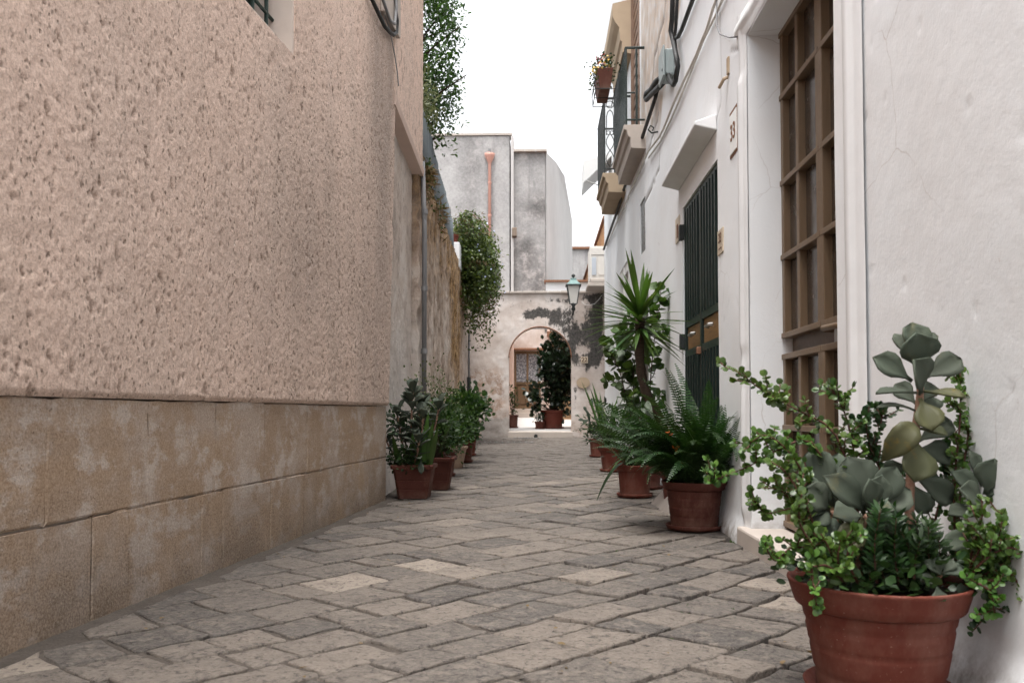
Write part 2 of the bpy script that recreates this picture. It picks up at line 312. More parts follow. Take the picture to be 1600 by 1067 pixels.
def leaf(name, c1, c2, rough=.45, trans=.25, spec=.4, bloom=None):
    m = Mt(name); r = m.attr('rnd'); o = m.orand(); n = m.noise(14, 3, .6)
    c = m.mix(r, c1, c2); c = m.mix(m.math('MULTIPLY', n, .5), c, tuple(x * .55 for x in c1)); c = m.hsv(c, m.ramp(o, [(0, .485), (1, .515)]), 1.0, m.ramp(o, [(0, .8), (1, 1.15)]))
    if bloom: c = m.mix(m.ramp(m.noise(7, 5, .7), [(.58, 0), (.72, .8)]), c, bloom)
    m.out(c, rough, m.bump(m.noise(60, 3), .12, .002), spec)
    t = m.nt.nodes.new('ShaderNodeBsdfTranslucent'); m.set(t, 'Color', m.hsv(c, .49, 1.15, 1.6)); mx = m.nt.nodes.new('ShaderNodeMixShader'); mx.inputs[0].default_value = trans
    m.nt.links.new(m.b.outputs[0], mx.inputs[1]); m.nt.links.new(t.outputs[0], mx.inputs[2]); m.nt.links.new(mx.outputs[0], m.nt.nodes['Material Output'].inputs[0])
    return m.m
def wood(name, c1, c2, axis=(18, 18, 1.2), rough=.6):
    m = Mt(name); n = m.noise(4, 6, .6, m.map(axis)); c = m.mix(m.ramp(n, [(.3, 0), (.7, 1)]), c1, c2); c = m.hsv(c, .5, 1, m.ramp(m.orand(), [(0, .85), (1, 1.12)]))
    return m.out(c, rough, m.bump(n, .25, .003), .35)
def glass_dark(name, c=(.012, .011, .011), rough=.12):
    m = Mt(name); n = m.noise(3, 3); return m.out(m.mix(n, c, tuple(x * 2.2 for x in c)), m.ramp(m.noise(9, 4), [(.3, rough), (.7, rough + .18)]), None, .5)
def lace():
    m = Mt('lace_curtain'); v = m.vor(26, feature='SMOOTH_F1'); n = m.noise(40, 4, .7); c = m.ramp(m.math('ADD', v, m.math('MULTIPLY', n, .4)), [(.25, (.50, .50, .51)), (.5, (.30, .305, .32)), (.75, (.13, .135, .15))])
    return m.out(c, .8, m.bump(n, .4, .01), .2)
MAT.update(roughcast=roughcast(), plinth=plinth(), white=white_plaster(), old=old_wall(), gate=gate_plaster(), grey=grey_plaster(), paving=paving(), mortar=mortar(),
  terra=terracotta('terracotta', (.145, .037, .024)), terra2=terracotta('dark_terracotta', (.095, .029, .020)), beige=terracotta('beige_clay', (.40, .29, .21)),
  soil=plain('potting_soil', (.035, .025, .018), .95, .1, sc=60, bump=.8), limestone=plain('tan_limestone', (.40, .31, .22), .85, .2, var=.55, sc=9, bump=.4),
  palestone=plain('pale_limestone', (.42, .37, .33), .85, .2, var=.6, sc=8, bump=.4), bay=plain('pale_bay_plaster', (.62, .53, .47), .92, .15, var=.55, sc=5, bump=.5),
  trim=plain('white_trim', (.73, .735, .745), .9, .2, var=.3, sc=9, bump=.6), bronze=plain('bronze_aluminium', (.145, .095, .055), .45, .45, var=.18, sc=40, bump=.05),
  bronzed=plain('bronze_panel', (.115, .078, .052), .5, .4, var=.2, sc=30, bump=.05), pane=glass_dark('dark_glass', (.028, .020, .0145)), green=plain('green_paint', (.004, .014, .0105), .4, .5, var=.3, sc=30, bump=.12),
  greenlite=plain('worn_green_paint', (.007, .026, .019), .45, .5, var=.4, sc=25, bump=.15), iron=plain('dark_iron', (.014, .018, .017), .5, .5, var=.3, sc=40), black=plain('black_rubber', (.014, .014, .014), .55, .4, var=.3, sc=30),
  dkgreen=glass_dark('dark_green_glass', (.008, .014, .013), .2), greybox=plain('grey_plastic', (.27, .31, .31), .5, .4, var=.25, sc=15), zinc=plain('corrugated_zinc', (.11, .13, .14), .55, .4, .2, var=.6, sc=4, bump=.1),
  pipe=plain('grey_pipe', (.20, .20, .205), .5, .4, var=.35, sc=20), copper=plain('copper_pipe', (.52, .28, .225), .55, .35, .0, var=.25, sc=8), rust=plain('rusty_edge', (.20, .10, .06), .8, .2, var=.5, sc=20),
  paleside=plain('lit_side_plaster', (.50, .49, .48), .92, .15, var=.6, sc=2, bump=.4), pier=plain('pier_plaster', (.44, .42, .41), .92, .15, var=.6, sc=4, bump=.4), orange=wood('ochre_facade', (.52, .27, .11), (.22, .12, .07), (1.6, 1.6, .5), .9), acwhite=plain('aged_white_enamel', (.55, .52, .48), .5, .4, var=.35, sc=10), acgrey=plain('grey_sticker', (.40, .43, .47), .5, .4),
  wooddoor=wood('oak_door', (.17, .108, .058), (.12, .073, .038)), plankdoor=wood('plank_door', (.27, .18, .10), (.20, .125, .065)), letter=wood('letter_panel', (.26, .15, .06), (.13, .07, .03), (2, 1.5, 40), .5), lace=lace(),
  brass=plain('old_brass', (.45, .36, .22), .4, .5, .7), steel=plain('worn_steel', (.45, .44, .42), .4, .5, .8), paint=plain('white_paint', (.80, .80, .79), .6, .3, var=.12, sc=15, bump=.1), court=plain('courtyard_concrete', (.52, .51, .50), .85, .25, var=.45, sc=3, bump=.3),
  tile=plain('cream_tile', (.56, .47, .36), .4, .45, var=.25, sc=30), ink=plain('brown_ink', (.12, .06, .035), .6, .3), whitetile=plain('white_tile', (.82, .82, .80), .35, .5, var=.1), lampglass=plain('frosted_lamp_glass', (.62, .60, .56), .3, .5, var=.2),
  lampgreen=plain('verdigris_lamp', (.055, .105, .10), .5, .45, .3, var=.4, sc=30), bark=wood('bark', (.07, .046, .032), (.035, .024, .017), (9, 9, 30), .9), stemred=wood('succulent_stem', (.24, .11, .075), (.30, .20, .14), (20, 20, 60), .8), jstem=plain('jade_stem', (.07, .026, .017), .6, .3), pink=plain('pink_plaster', (.63, .49, .42), .92, .15, var=.5, sc=4, bump=.4),
  shutter=wood('brown_shutter', (.26, .165, .115), (.18, .11, .075)), terrapot=terracotta('box_plastic', (.13, .048, .034)))
MAT.update(kal=leaf('succulent_leaf', (.058, .074, .054), (.10, .118, .088), .68, .05, .2, (.12, .11, .055)), kyel=leaf('yellowing_leaf', (.085, .095, .048), (.10, .10, .045), .5, .08, .3, (.20, .13, .02)), jade=leaf('jade_leaf', (.034, .082, .015), (.11, .20, .036), .35, .15, .4), jdark=leaf('dark_small_leaf', (.013, .036, .011), (.036, .075, .019), .4, .15),
  fern=leaf('fern_leaf', (.009, .028, .007), (.034, .078, .016), .5, .25), yucca=leaf('yucca_leaf', (.036, .085, .018), (.095, .17, .036), .4, .2), ivy=leaf('broad_leaf', (.030, .060, .012), (.07, .115, .025), .45, .3), tree=leaf('tree_leaf', (.018, .045, .010), (.065, .125, .026), .45, .3),
  vine=leaf('vine_leaf', (.015, .042, .010), (.055, .105, .022), .45, .3), vdry=leaf('dry_vine', (.14, .10, .04), (.22, .15, .07), .7, .2), ficus=leaf('glossy_dark_leaf', (.007, .018, .007), (.018, .036, .012), .3, .12, .5), olive=leaf('olive_leaf', (.10, .12, .05), (.16, .17, .08), .5, .25),
  vlight=leaf('pale_vine_leaf', (.035, .075, .014), (.12, .17, .035), .45, .3), fl_red=plain('red_petal', (.55, .03, .07), .6), fl_yel=plain('yellow_petal', (.65, .45, .12), .6), fl_blue=plain('blue_petal', (.45, .50, .70), .6), fl_org=plain('orange_petal', (.65, .14, .02), .6), weed=leaf('weed_leaf', (.03, .07, .015), (.07, .12, .03), .5, .3))
# ------------------------------------------------------------------ ground, street
g = MB().box(-150, 150, -150, 150, -.32, -.16).build('ground', MAT['mortar']); tag(g, 'bare earth under and beyond the lane', 'ground', kind='structure')
LA = np.array((-1.531, 2.423)); LB = np.array((-1.194, 6.65)); LC = np.array((-1.552, 18.90))
def leftx(y): return np.where(y < 6.65, LA[0] + (y - LA[1]) * (LB[0] - LA[0]) / (LB[1] - LA[1]), LB[0] + (y - LB[1]) * (LC[0] - LB[0]) / (LC[1] - LB[1]))
def street():
    ys = np.concatenate([np.arange(-4, 1.6, .2), np.arange(1.6, 7, .03), np.arange(7, 19.4, .08)]); ts = np.linspace(0, 1, 80)
    yy, tt = np.meshgrid(ys, ts, indexing='ij'); x0 = leftx(yy) - .12; x1 = np.where(yy > 14.9, 1.6, 1.22)
    xx = x0 + (x1 - x0) * tt
    dep = .006 + .020 * sstep(-.1, .75, xx - .02 * yy) ; foot = .012 * (1 - sstep(0, .13, xx - x0 - .12))
    zz = gza(yy) - dep + foot + .007 * (fbm(xx * 14, yy * 14, 3) - .5) + .004 * (fbm(xx * 60, yy * 60, 8) - .5)
    V = np.stack([xx, yy, zz], -1).reshape(-1, 3); a, b = yy.shape; idx = np.arange(a * b).reshape(a, b)
    F = np.stack([idx[:-1, :-1], idx[:-1, 1:], idx[1:, 1:], idx[1:, :-1]], -1).reshape(-1, 4)
    o = link('street', npmesh('street', V, F, True), MAT['mortar']); tag(o, 'narrow lane paved with worn diagonal limestone slabs', 'street', kind='structure')
    th = R_(49); cu = np.array((math.cos(th), math.sin(th))); cv = np.array((math.sin(th), -math.cos(th)))
    rnd = random.Random(5); stones = []; v = -15.0
    while v < 8:
        w = rnd.choice([.18, .21, .23, .25, .27, .30]); u = -4 + rnd.random() * .3
        while u < 17.5:
            L = rnd.uniform(.19, .36) if rnd.random() < .88 else rnd.uniform(.13, .19)
            c = cu * (u + L / 2) + cv * (v + w / 2)
            if -1.0 < c[1] < 18.95 and float(leftx(c[1])) - .1 < c[0] < (1.16 if c[1] < 14.8 else 1.5): stones.append((u, u + L, v, v + w, c))
            u += L
        v += w
    def wob(u, v):                                   # rows bend a little
        return (.06 * (vn(u * .8, v * .8, 41) - .5) + .028 * (vn(u * 3.1, v * 3.1, 51) - .5), .10 * (vn(u * .7, v * .7, 43) - .5) + .03 * (vn(u * 3.3, v * 3.3, 44) - .5))
    polys = []
    for (u0, u1, v0, v1, c) in stones:
        gap = (.004 + .004 * rnd.random()) if c[0] < .1 else (.005 + .007 * rnd.random())
        P = []; rc = min(u1 - u0, v1 - v0) * rnd.uniform(.02, .07)
        a0, a1, b0, b1 = u0 + gap, u1 - gap, v0 + gap, v1 - gap
        sk = [(rnd.uniform(-.02, .02), rnd.uniform(-.008, .008)) for _ in range(4)]
        cor = [(a0 + sk[0][0] * .4, b0), (a1 + sk[1][0] * .4, b0), (a1 + sk[2][0] * .4, b1), (a0 + sk[3][0] * .4, b1)]
        for i in range(4):
            p = np.array(cor[i]); q = np.array(cor[(i + 1) % 4]); d = q - p; l = np.linalg.norm(d); d /= l; nn = np.array((-d[1], d[0]))
            for t in (rc / l, .36, .66, 1 - rc / l): P.append(p + d * l * t + nn * rnd.uniform(0, .007) * (1 if .1 < t < .9 else .3))
        P = np.array(P); wu, wv_ = wob(P[:, 0], P[:, 1]); P = np.stack([P[:, 0] + wu, P[:, 1] + wv_], 1)
        XY = P[:, :1] * cu + P[:, 1:] * cv
        XY[:, 0] = np.clip(XY[:, 0], leftx(XY[:, 1]) + .05 + .03 * vn(XY[:, 1] * 9, XY[:, 1] * 0, 2), np.where(XY[:, 1] < 14.85, 1.085, 1.42))
        XY[:, 1] = np.minimum(XY[:, 1], 18.86)
        e = np.roll(XY, -1, 0); area = .5 * np.sum(XY[:, 0] * e[:, 1] - e[:, 0] * XY[:, 1])
        if abs(area) < .012: continue
        if area < 0: XY = XY[::-1]
        polys.append((XY, XY.mean(0)))
    polys.sort(key=lambda q: math.hypot(q[1][0], q[1][1] - 1.2) if q[1][1] > 1.55 else 99)
    far = MB()
    for k, (XY, c) in enumerate(polys):
        n = len(XY); top = rnd.uniform(-.002, .006); tx, ty = rnd.uniform(-.014, .014), rnd.uniform(-.014, .014)
        if c[0] > .15: top += .003; 
        def ring(s, dz): return [(c[0] + (p[0] - c[0]) * s, c[1] + (p[1] - c[1]) * s, gz(c[1] + (p[1] - c[1]) * s) + top + tx * (p[0] - c[0]) + ty * (p[1] - c[1]) + dz + (rnd.uniform(-.003, .003) if -.02 < dz < 0 else 0)) for p in XY]
        vs = ring(1, -.05) + ring(1.0, -.005) + ring(.988, -.0008) + ring(.88, 0.0005)
        fs = [(r * n + i, r * n + (i + 1) % n, (r + 1) * n + (i + 1) % n, (r + 1) * n + i) for r in range(3) for i in range(n)] + [tuple(range(3 * n, 4 * n))]
        mb = MB() if k < 300 else far; mb.add(vs, fs)
        if k < 300: mb.build('paving_stone', MAT['paving'], o, smooth=True)
    if far.v: tag(far.build('distant_paving_stones', MAT['paving'], o, smooth=True), kind='stuff')
    return o
STREET = street()
# tufts of weed in the open joints on the right
wp = RNG.uniform((.25, 1.9), (1.0, 4.4), (46, 2)); keep = fbm(wp[:, 0] * 5, wp[:, 1] * 5, 77) > .5; wp = wp[keep]
P = []; 
for x, y in np.concatenate([wp, [(1.03, 3.0), (1.0, 2.75), (.93, 2.62), (1.04, 4.75), (.7, 2.35)]]):
    for _ in range(16): P.append((x + RNG.normal() * .014, y + RNG.normal() * .02, -.012))
P = np.array(P); d = rvec(len(P)) + (0, 0, .6); scatter('joint_weeds', T_ROUND, P, d, rvec(len(P)) + (0, 0, .8), RNG.uniform(.008, .02, len(P)), MAT['weed'], STREET)

# ------------------------------------------------------------------ pink house, left
d1 = (LB - LA) / np.linalg.norm(LB - LA); n1 = np.array((d1[1], -d1[0])); A3 = (LA[0], LA[1], 0); LEN = 4.2404
def on1(s, z, off=0.0): return (LA[0] + d1[0] * s + n1[0] * off, LA[1] + d1[1] * s + n1[1] * off, z)
PH = thing('pink_house', 'pink roughcast house with bare tan stone plinth on the left', 'house', (-1.36, 4.5, 0))
def rc_fields(u, v):
    a = u * .9 + v * .25; b = v
    l = fbm(a * 34, b * 25, 4, 3, .55); l2 = vn(a * 95, b * 75, 6); lo = fbm(u * 3, v * 3, 12, 3)
    w, idv = worley(a * 36 + .5 * l, b * 24 + .5 * l, 21); rr = .10 + .30 * h2(np.floor(idv * 4096), np.floor(idv * 77), 3) ** 2.2
    pit = sstep(1, .35, w / rr) * (idv > .55)
    w2, id2 = worley(a * 9 + .3 * l, b * 4.4 + .3 * l, 29); pit2 = sstep(1, .3, w2 / (.06 + .10 * id2)) * (id2 > .70)
    return l, l2, np.maximum(pit, pit2 * 1.2), lo
def rc_h(u, v):
    l, l2, p, lo = rc_fields(u, v); return .014 + .004 * l + .004 * l2 - .0075 * p + .012 * (lo - .5) - .012 * sstep(.765, .748, v)
def rc_stain(u, v):
    s = .95 * sstep(3.25, 3.7, u) * sstep(4.25, 3.95, u) * (.35 + .65 * sstep(1.2, 3.6, v)); s += .5 * sstep(1.8, 2.3, u) * sstep(3.6, 2.6, u) * np.exp(-((v - 2.0) / .5) ** 2)
    s += .45 * np.exp(-((u - 2.6) / .9) ** 2 - ((v - 1.45) / .4) ** 2) + .3 * sstep(3, 4.2, u); return np.clip(s * (.55 + .9 * fbm(u * 2.2, v * .8, 61)), 0, 1)
us = np.concatenate([np.arange(-6.4, -.3, .15), np.arange(-.3, 1.4, .0075), np.arange(1.4, LEN, .0105), [LEN]])
vs = np.concatenate([[.747], np.arange(.756, 3.0, .009), np.arange(3.0, 4.6, .016)])
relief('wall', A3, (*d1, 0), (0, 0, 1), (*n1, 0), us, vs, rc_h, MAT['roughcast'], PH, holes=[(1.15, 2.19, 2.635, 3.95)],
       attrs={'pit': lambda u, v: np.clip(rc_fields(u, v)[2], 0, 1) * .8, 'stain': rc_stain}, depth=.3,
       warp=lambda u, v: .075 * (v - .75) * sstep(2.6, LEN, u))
M1 = Matrix(((d1[0], n1[0], 0, LA[0]), (d1[1], n1[1], 0, LA[1]), (0, 0, 1, 0), (0, 0, 0, 1)))    # local (along, out, up)
MB().box(-6.4, LEN - .05, -4.5, -.31, 0, 4.55, M1).build('house_body', MAT['pink'], PH)
MB().box(-6.4, -.75, -.3, .01, 0, .74, M1).build('rear_plinth', MAT['plinth'], PH)
win = MB().box(1.1, 2.25, -.29, -.25, 2.6, 3.98, M1).build('window', MAT['dkgreen'], PH)
for s in (1.3, 1.5, 1.7, 1.9, 2.08): MB().tube([on1(s, 2.66, -.1), on1(s, 3.95, -.1)], .011, 8).build('window_bar', MAT['greenlite'], win)
for z in (2.83, 3.2, 3.6): MB().tube([on1(1.16, z, -.1), on1(2.185, z, -.1)], .010, 8).build('window_bar', MAT['greenlite'], win)
MB().box(2.10, 2.16, -.25, -.2, 2.66, 3.95, M1).build('window_frame', MAT['green'], win)
MB().box(2.165, 2.1885, -.25, .012, 2.64, 3.95, M1).build('reveal', MAT['bay'], PH); MB().box(1.16, 2.165, -.25, .008, 2.636, 2.65, M1).build('window_sill', MAT['bay'], PH)
def block(s0, s1, z0, z1, seed, mat, parent, Mx, name='plinth_block', off=0.0, rows=8, cols=10):
    r = random.Random(seed); gp = .0016; pr = off + r.uniform(-.0015, .0015); ed = lambda a, b, n: np.concatenate([[a], np.linspace(a + .005, b - .005, n - 2), [b]]); S = ed(s0 + gp, s1 - gp, cols); Z = ed(z0 + gp, z1 - gp, rows); vs = []; fs = []
    for i, s in enumerate(S):
        for j, z in enumerate(Z):
            e = i in (0, cols - 1) or j in (0, rows - 1); k = float(fbm(np.array(s * 7.0), np.array(z * 7.0), 33)) - .5
            je = r.uniform(-.005, .003) * (1 if r.random() < .7 else 2.2) if e else 0
            vs.append(Mx @ Vector((s + (je if i in (0, cols - 1) else 0), pr + .004 * k - (.003 if e else 0), z + (je if j in (0, rows - 1) else 0))))
    n = len(vs)
    for i in range(cols - 1):
        for j in range(rows - 1): a = i * rows + j; fs.append((a, a + rows, a + rows + 1, a + 1))
    b = [Mx @ Vector((s, pr - .12, z)) for s, z in ((S[0], Z[0]), (S[-1], Z[0]), (S[-1], Z[-1]), (S[0], Z[-1]))]; vs += b
    bot = [i * rows for i in range(cols)]; topr = [i * rows + rows - 1 for i in range(cols)]; lf = list(range(rows)); rt = [(cols - 1) * rows + j for j in range(rows)]
    fs += [tuple(bot[::-1]) + (n, n + 1), tuple(topr) + (n + 2, n + 3), tuple(lf) + (n + 3, n), tuple(rt[::-1]) + (n + 1, n + 2)]
    o = MB().add(vs, fs).build(name, mat, parent, smooth=False); me = o.data
    return o
jb = [-.75, -.16, .43, .65, 1.212, 1.414, 1.958, 2.44, 3.04, 3.743, LEN]; jt = [-.75, -.12, .188, .766, 1.331, 1.868, 2.485, 3.07, 3.65, LEN]
jz = lambda s: .348 + .03 * (vn(np.array(s * 1.4), np.array(.5), 3) - .3)
for i in range(len(jb) - 1): block(jb[i], jb[i + 1], -.06, .352, i, MAT['plinth'], PH, M1)
for i in range(len(jt) - 1): block(jt[i], jt[i + 1], .355, .744, 50 + i, MAT['plinth'], PH, M1)
MB().box(-.75, LEN - .004, -.2, -.014, -.05, .74, M1).build('plinth_mortar', plain('plinth_mortar', (.40, .345, .30), .95, .1, var=.5), PH)
# side bay with the overhanging upper wall
d2 = (LC - LB) / np.linalg.norm(LC - LB); n2 = np.array((d2[1], -d2[0])); M2 = Matrix(((d2[0], n2[0], 0, LB[0]), (d2[1], n2[1], 0, LB[1]), (0, 0, 1, 0), (0, 0, 0, 1)))
def on2(s, z, off=0.0): return tuple(M2 @ Vector((s, off, z)))
relief('side_bay_wall', tuple(M2 @ Vector((0, -.07, 0))), (*d2, 0), (0, 0, 1), (*n2, 0), np.arange(-.05, 2.12, .03), np.arange(0, 3.2, .03), lambda u, v: .02 * fbm(u * 22, v * 16, 5) - .006 + .02 * (1 - sstep(0, .25, v)), MAT['old'], PH, attrs={'lichen': lambda u, v: 0 * u, 'pale': lambda u, v: .35 + .65 * sstep(2.2, 1.2, v + .8 * fbm(u * 3, v * 3, 9))}, depth=.2)
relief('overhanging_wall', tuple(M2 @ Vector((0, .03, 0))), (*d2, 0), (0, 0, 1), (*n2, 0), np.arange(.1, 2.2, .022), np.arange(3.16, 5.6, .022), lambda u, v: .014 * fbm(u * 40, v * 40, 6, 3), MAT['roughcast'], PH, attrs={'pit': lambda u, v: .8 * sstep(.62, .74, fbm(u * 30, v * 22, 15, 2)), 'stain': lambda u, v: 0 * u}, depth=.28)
MB().prism([on2(.1, 3.14, -.1), on2(.1, 3.14, .045), on2(.1, 3.20, .055), on2(.1, 3.26, .035), on2(.1, 3.26, -.1)], on2(.1, 0), on2(2.2, 0.0)).build('ledge', MAT['pink'], PH)
MB().box(.02, 2.15, -4.2, -.28, 0, 5.55, M2).build('side_body', MAT['pink'], PH)
MB().box(3.93, 4.42, .02, .055, 3.70, 4.35, M1).build('wall_plate', MAT['palestone'], PH, bevel=.006)
cabL = thing('looped_cable', 'dark looped cable hanging below the plate on the pink wall corner', 'cable', on1(4.1, 3.6, .06))
MB().tube([on1(s, z, .055) for s, z in ((3.45, 4.4), (3.5, 3.9), (3.56, 3.62), (3.72, 3.60), (3.93, 3.58), (4.06, 3.60), (4.19, 3.63), (4.28, 3.69), (4.30, 3.79), (4.22, 3.9), (4.18, 4.3))], .016, 8).build('cable_loop', MAT['black'], cabL, True)
MB().tube([on1(s, z, .075) for s, z in ((3.55, 4.4), (3.62, 3.85), (3.8, 3.72), (4.0, 3.66), (4.15, 3.7), (4.2, 3.85), (4.1, 4.3))], .012, 8).build('inner_cable', MAT['pipe'], cabL, True)
wire = thing('wall_wire', 'thin wire running down the pink wall to the ledge', 'wire', on1(4.2, 3.4, .05))
MB().tube([on1(s, z, .05) for s, z in ((3.95, 3.68), (4.1, 3.62), (4.25, 3.5), (4.33, 3.4), (4.38, 3.3))], .005, 5).build('wire', MAT['pipe'], wire)

# ------------------------------------------------------------------ garden wall beyond it, fence, pipes
GW = thing('garden_wall', 'old rough garden wall streaked with rust brown lichen behind the downpipe', 'wall', on2(7, 0))
relief('wall', (LB[0], LB[1], 0), (*d2, 0), (0, 0, 1), (*n2, 0), np.arange(2.13, 12.25, .035), np.arange(0, 3.34, .035),
       lambda u, v: .05 * fbm(u * 2.5, v * 2.5, 71) + .035 * fbm(u * 13, v * 9, 72) - .03 - .02 * sstep(.6, .7, fbm(u * 9, v * 7, 73, 3)), MAT['old'], GW,
       attrs={'lichen': lambda u, v: np.clip(sstep(1.9, 3.1, v + 1.1 * (fbm(u * 2.5, v * .6, 81) - .5)) * .95 + sstep(5.6, 7.0, u) * sstep(9.6, 8.2, u) * sstep(.9, 2.2, v + fbm(u * 5, v, 83)) + .7 * sstep(.75, .25, v) * fbm(u * 3, v * 3, 82), 0, 1),
              'pale': lambda u, v: sstep(3.4, 2.4, u) * sstep(2.6, 1.4, v + .6 * fbm(u * 4, v * 4, 85)) * .7 + .5 * sstep(9.5, 11, u)}, depth=.35)
MB().box(8.1, 8.75, -.3, .035, 3.2, 3.62, M2).build('end_pillar', MAT['trim'], GW, bevel=.01)
CF = thing('corrugated_fence', 'grey corrugated metal sheets standing on the old garden wall', 'fence', on2(5, 3.3))
for k in range(8):
    s0 = 2.35 + k * .70; n = 43; ss = np.linspace(s0, s0 + .715, n); vs = []; r = random.Random(k); top = 4.30 - .045 * k + r.uniform(-.05, .03); of = -.06 + (k % 2) * .006
    for s in ss:
        w = .016 * math.sin((s - s0) * 2 * math.pi / .075)
        for z, o2 in ((3.27, 0), (top, -.03)): vs += [on2(s, z, of + w + o2), on2(s, z, of + w + o2 - .003)]
    fs = []
    for i in range(n - 1):
        a = i * 4; b = a + 4; fs += [(a, b, b + 2, a + 2), (a + 1, a + 3, b + 3, b + 1), (a + 2, b + 2, b + 3, a + 3), (a, a + 1, b + 1, b)]
    MB().add(vs, fs).build('corrugated_sheet', MAT['zinc'], CF, smooth=True)
for s in (2.33, 4.1, 6.0, 7.9): MB().tube([on2(s, 3.2, -.10), on2(s, 4.15, -.12)], .022, 8).build('post', MAT['pipe'], CF)
MB().tube([on2(2.3, 4.02, -.11), on2(7.9, 3.82, -.11)], .015, 6).build('rail', MAT['rust'], CF)
dp = thing('downpipe', 'slim grey downpipe between the pink bay and the old garden wall', 'drainpipe', on2(2.3, 0))
MB().tube([on2(2.22, 3.3, .03), on2(2.22, 2.6, .055), on2(2.22, .75, .055)], .026, 10).build('pipe', MAT['pipe'], dp, True)
for z in (2.75, 1.95, 1.3): MB().tube([on2(2.22, z, .055), on2(2.22, z + .05, .055)], .034, 10).build('clip', MAT['pipe'], dp)
dp = thing('downpipe', 'dark thin downpipe at the far end of the old garden wall', 'drainpipe', on2(10.6, 0))
MB().tube([on2(10.7, 2.3, .06), on2(10.7, 1.25, .06)], .022, 8).build('pipe', MAT['pipe'], dp, True)
MB().tube([on2(10.7, 1.4, .06), on2(10.7, .45, .06)], .04, 8).build('lower_pipe', MAT['iron'], dp, True)

# ------------------------------------------------------------------ gateway wall with the arch
GY = 18.90; KX = 71.43
def gxz(px, py): return (px - 845) / KX, .7 + (643.5 - py) / KX           # photo measure -> metres on the gate's face
AX0, AX1, ATOP = -.70, .672, 2.57; AC = (AX0 + AX1) / 2; AR = (AX1 - AX0) / 2; ASP = ATOP - AR
GT = thing('gateway_wall', 'peeling white gateway wall with round arch and black stains closing the lane', 'wall', (0, GY, .14))
blobs = [(932, 490, 13, 42, 1.2), (934, 545, 12, 26, 1.0), (905, 525, 16, 22, .9), (880, 505, 22, 14, .8), (845, 487, 20, 8, .85), (830, 490, 16, 7, .7), (870, 492, 14, 10, .7), (860, 470, 40, 5, .55), (800, 472, 16, 8, .35), (893, 545, 10, 25, .7), (916, 560, 10, 10, .6), (931, 562, 8, 10, .75), (915, 578, 8, 8, .7), (900, 590, 6, 30, .45), (905, 465, 30, 6, .5), (887, 480, 12, 10, .4), (820, 495, 20, 10, .3), (898, 620, 4, 12, .5), (898, 640, 4, 10, .5)]
def g_stain(u, v):
    px = u * KX + 845; py = 643.5 - (v - .7) * KX; t = 0
    for x, y, rx, ry, a in blobs: t = t + a * np.exp(-(((px - x) / rx) ** 2 + ((py - y) / ry) ** 2) * .8)
    return np.clip(t * .80, 0, 1.0) - .11
def g_scar(u, v):
    px = u * KX + 845; py = 643.5 - (v - .7) * KX
    return np.clip(sstep(560, 600, py) * sstep(800, 780, px) + .6 * sstep(640, 665, py) + .35 * sstep(520, 600, py) * sstep(790, 740, px), 0, 1)
def g_grey(u, v):
    px = u * KX + 845; py = 643.5 - (v - .7) * KX; return (px > 752) * (px < 796) * sstep(653, 656, py + 3 * vn(px * .2, py * 0, 3)) * .9
gh = lambda u, v: .03 * fbm(u * 2, v * 2, 91) + .010 * fbm(u * 14, v * 14, 92) - .02
at = {'stain': g_stain, 'scar': g_scar, 'grey': g_grey}; dz = 3.30
for x0, x1, lo, nm in ((-1.9, AX0, None, 'left_wall'), (AX0, AX1, 1, 'arch_wall'), (AX1, 1.9, None, 'right_wall')):
    relief(nm, (0, GY, 0), (1, 0, 0), (0, 0, 1), (0, -1, 0), np.linspace(x0, x1, int((x1 - x0) / .018)), np.arange(0 if lo is None else 1.5, dz + .001, .025), gh, MAT['gate'], GT, attrs=at, depth=.36,
           vlow=(lambda u: ASP + np.sqrt(np.maximum(0, AR ** 2 - (u - AC) ** 2))) if lo else None)
for k in range(13):
    x0 = -1.8 + k * .28; r = random.Random(k); MB().box(x0 + .004, x0 + .276, GY - .05 + r.uniform(-.008, .008), GY + .40, 3.30, 3.345 + r.uniform(-.004, .006)).build('coping_slab', MAT['palestone'], GT, bevel=.006)
arc = [(AC - (AR - .004) * math.cos(t), GY - .012, ASP + (AR - .004) * math.sin(t)) for t in np.linspace(0, math.pi, 40)]
MB().tube(arc, .012, 6).build('arch_edging', MAT['rust'], GT, True)
MB().box(AX0 - .02, AX1 + .02, GY - .08, GY + .38, .02, .275).build('threshold', MAT['palestone'], GT, bevel=.015)
MB().tube([(-.11, GY - .12, .175), (-.11, GY - .06, .175)], .042, 12).build('drain_outlet', MAT['iron'], GT)
px, pz = gxz(911, 598); MB().add([(px + .145 * math.cos(t), GY - .012 - o, pz + .12 * math.sin(t)) for o in (0, .02) for t in np.linspace(0, 2 * math.pi, 20, endpoint=False)], [tuple(range(20, 40))] + [(i, (i + 1) % 20, 20 + (i + 1) % 20, 20 + i) for i in range(20)]).build('oval_plaque', MAT['limestone'], GT)
MB().box(.12, 1.75, GY + .9, GY + 1.15, 3.2, 3.68).build('rear_parapet', MAT['trim'], GT); MB().box(.08, 1.8, GY + .84, GY + 1.2, 3.68, 3.725).build('parapet_cap', MAT['rust'], GT)
def text(name, body, size, mat, parent, M):
    cu = bpy.data.curves.new(name, 'FONT'); cu.body = body; cu.size = size; cu.extrude = .0015; cu.align_x = 'CENTER'; cu.align_y = 'CENTER'; cu.offset = size * .018
    to = bpy.data.objects.new(name, cu); col.objects.link(to); bpy.context.view_layer.update()
    me = bpy.data.meshes.new_from_object(to.evaluated_get(bpy.context.evaluated_depsgraph_get())); bpy.data.objects.remove(to); bpy.data.curves.remove(cu)
    me.materials.clear(); return link(name, me, mat, parent, M)
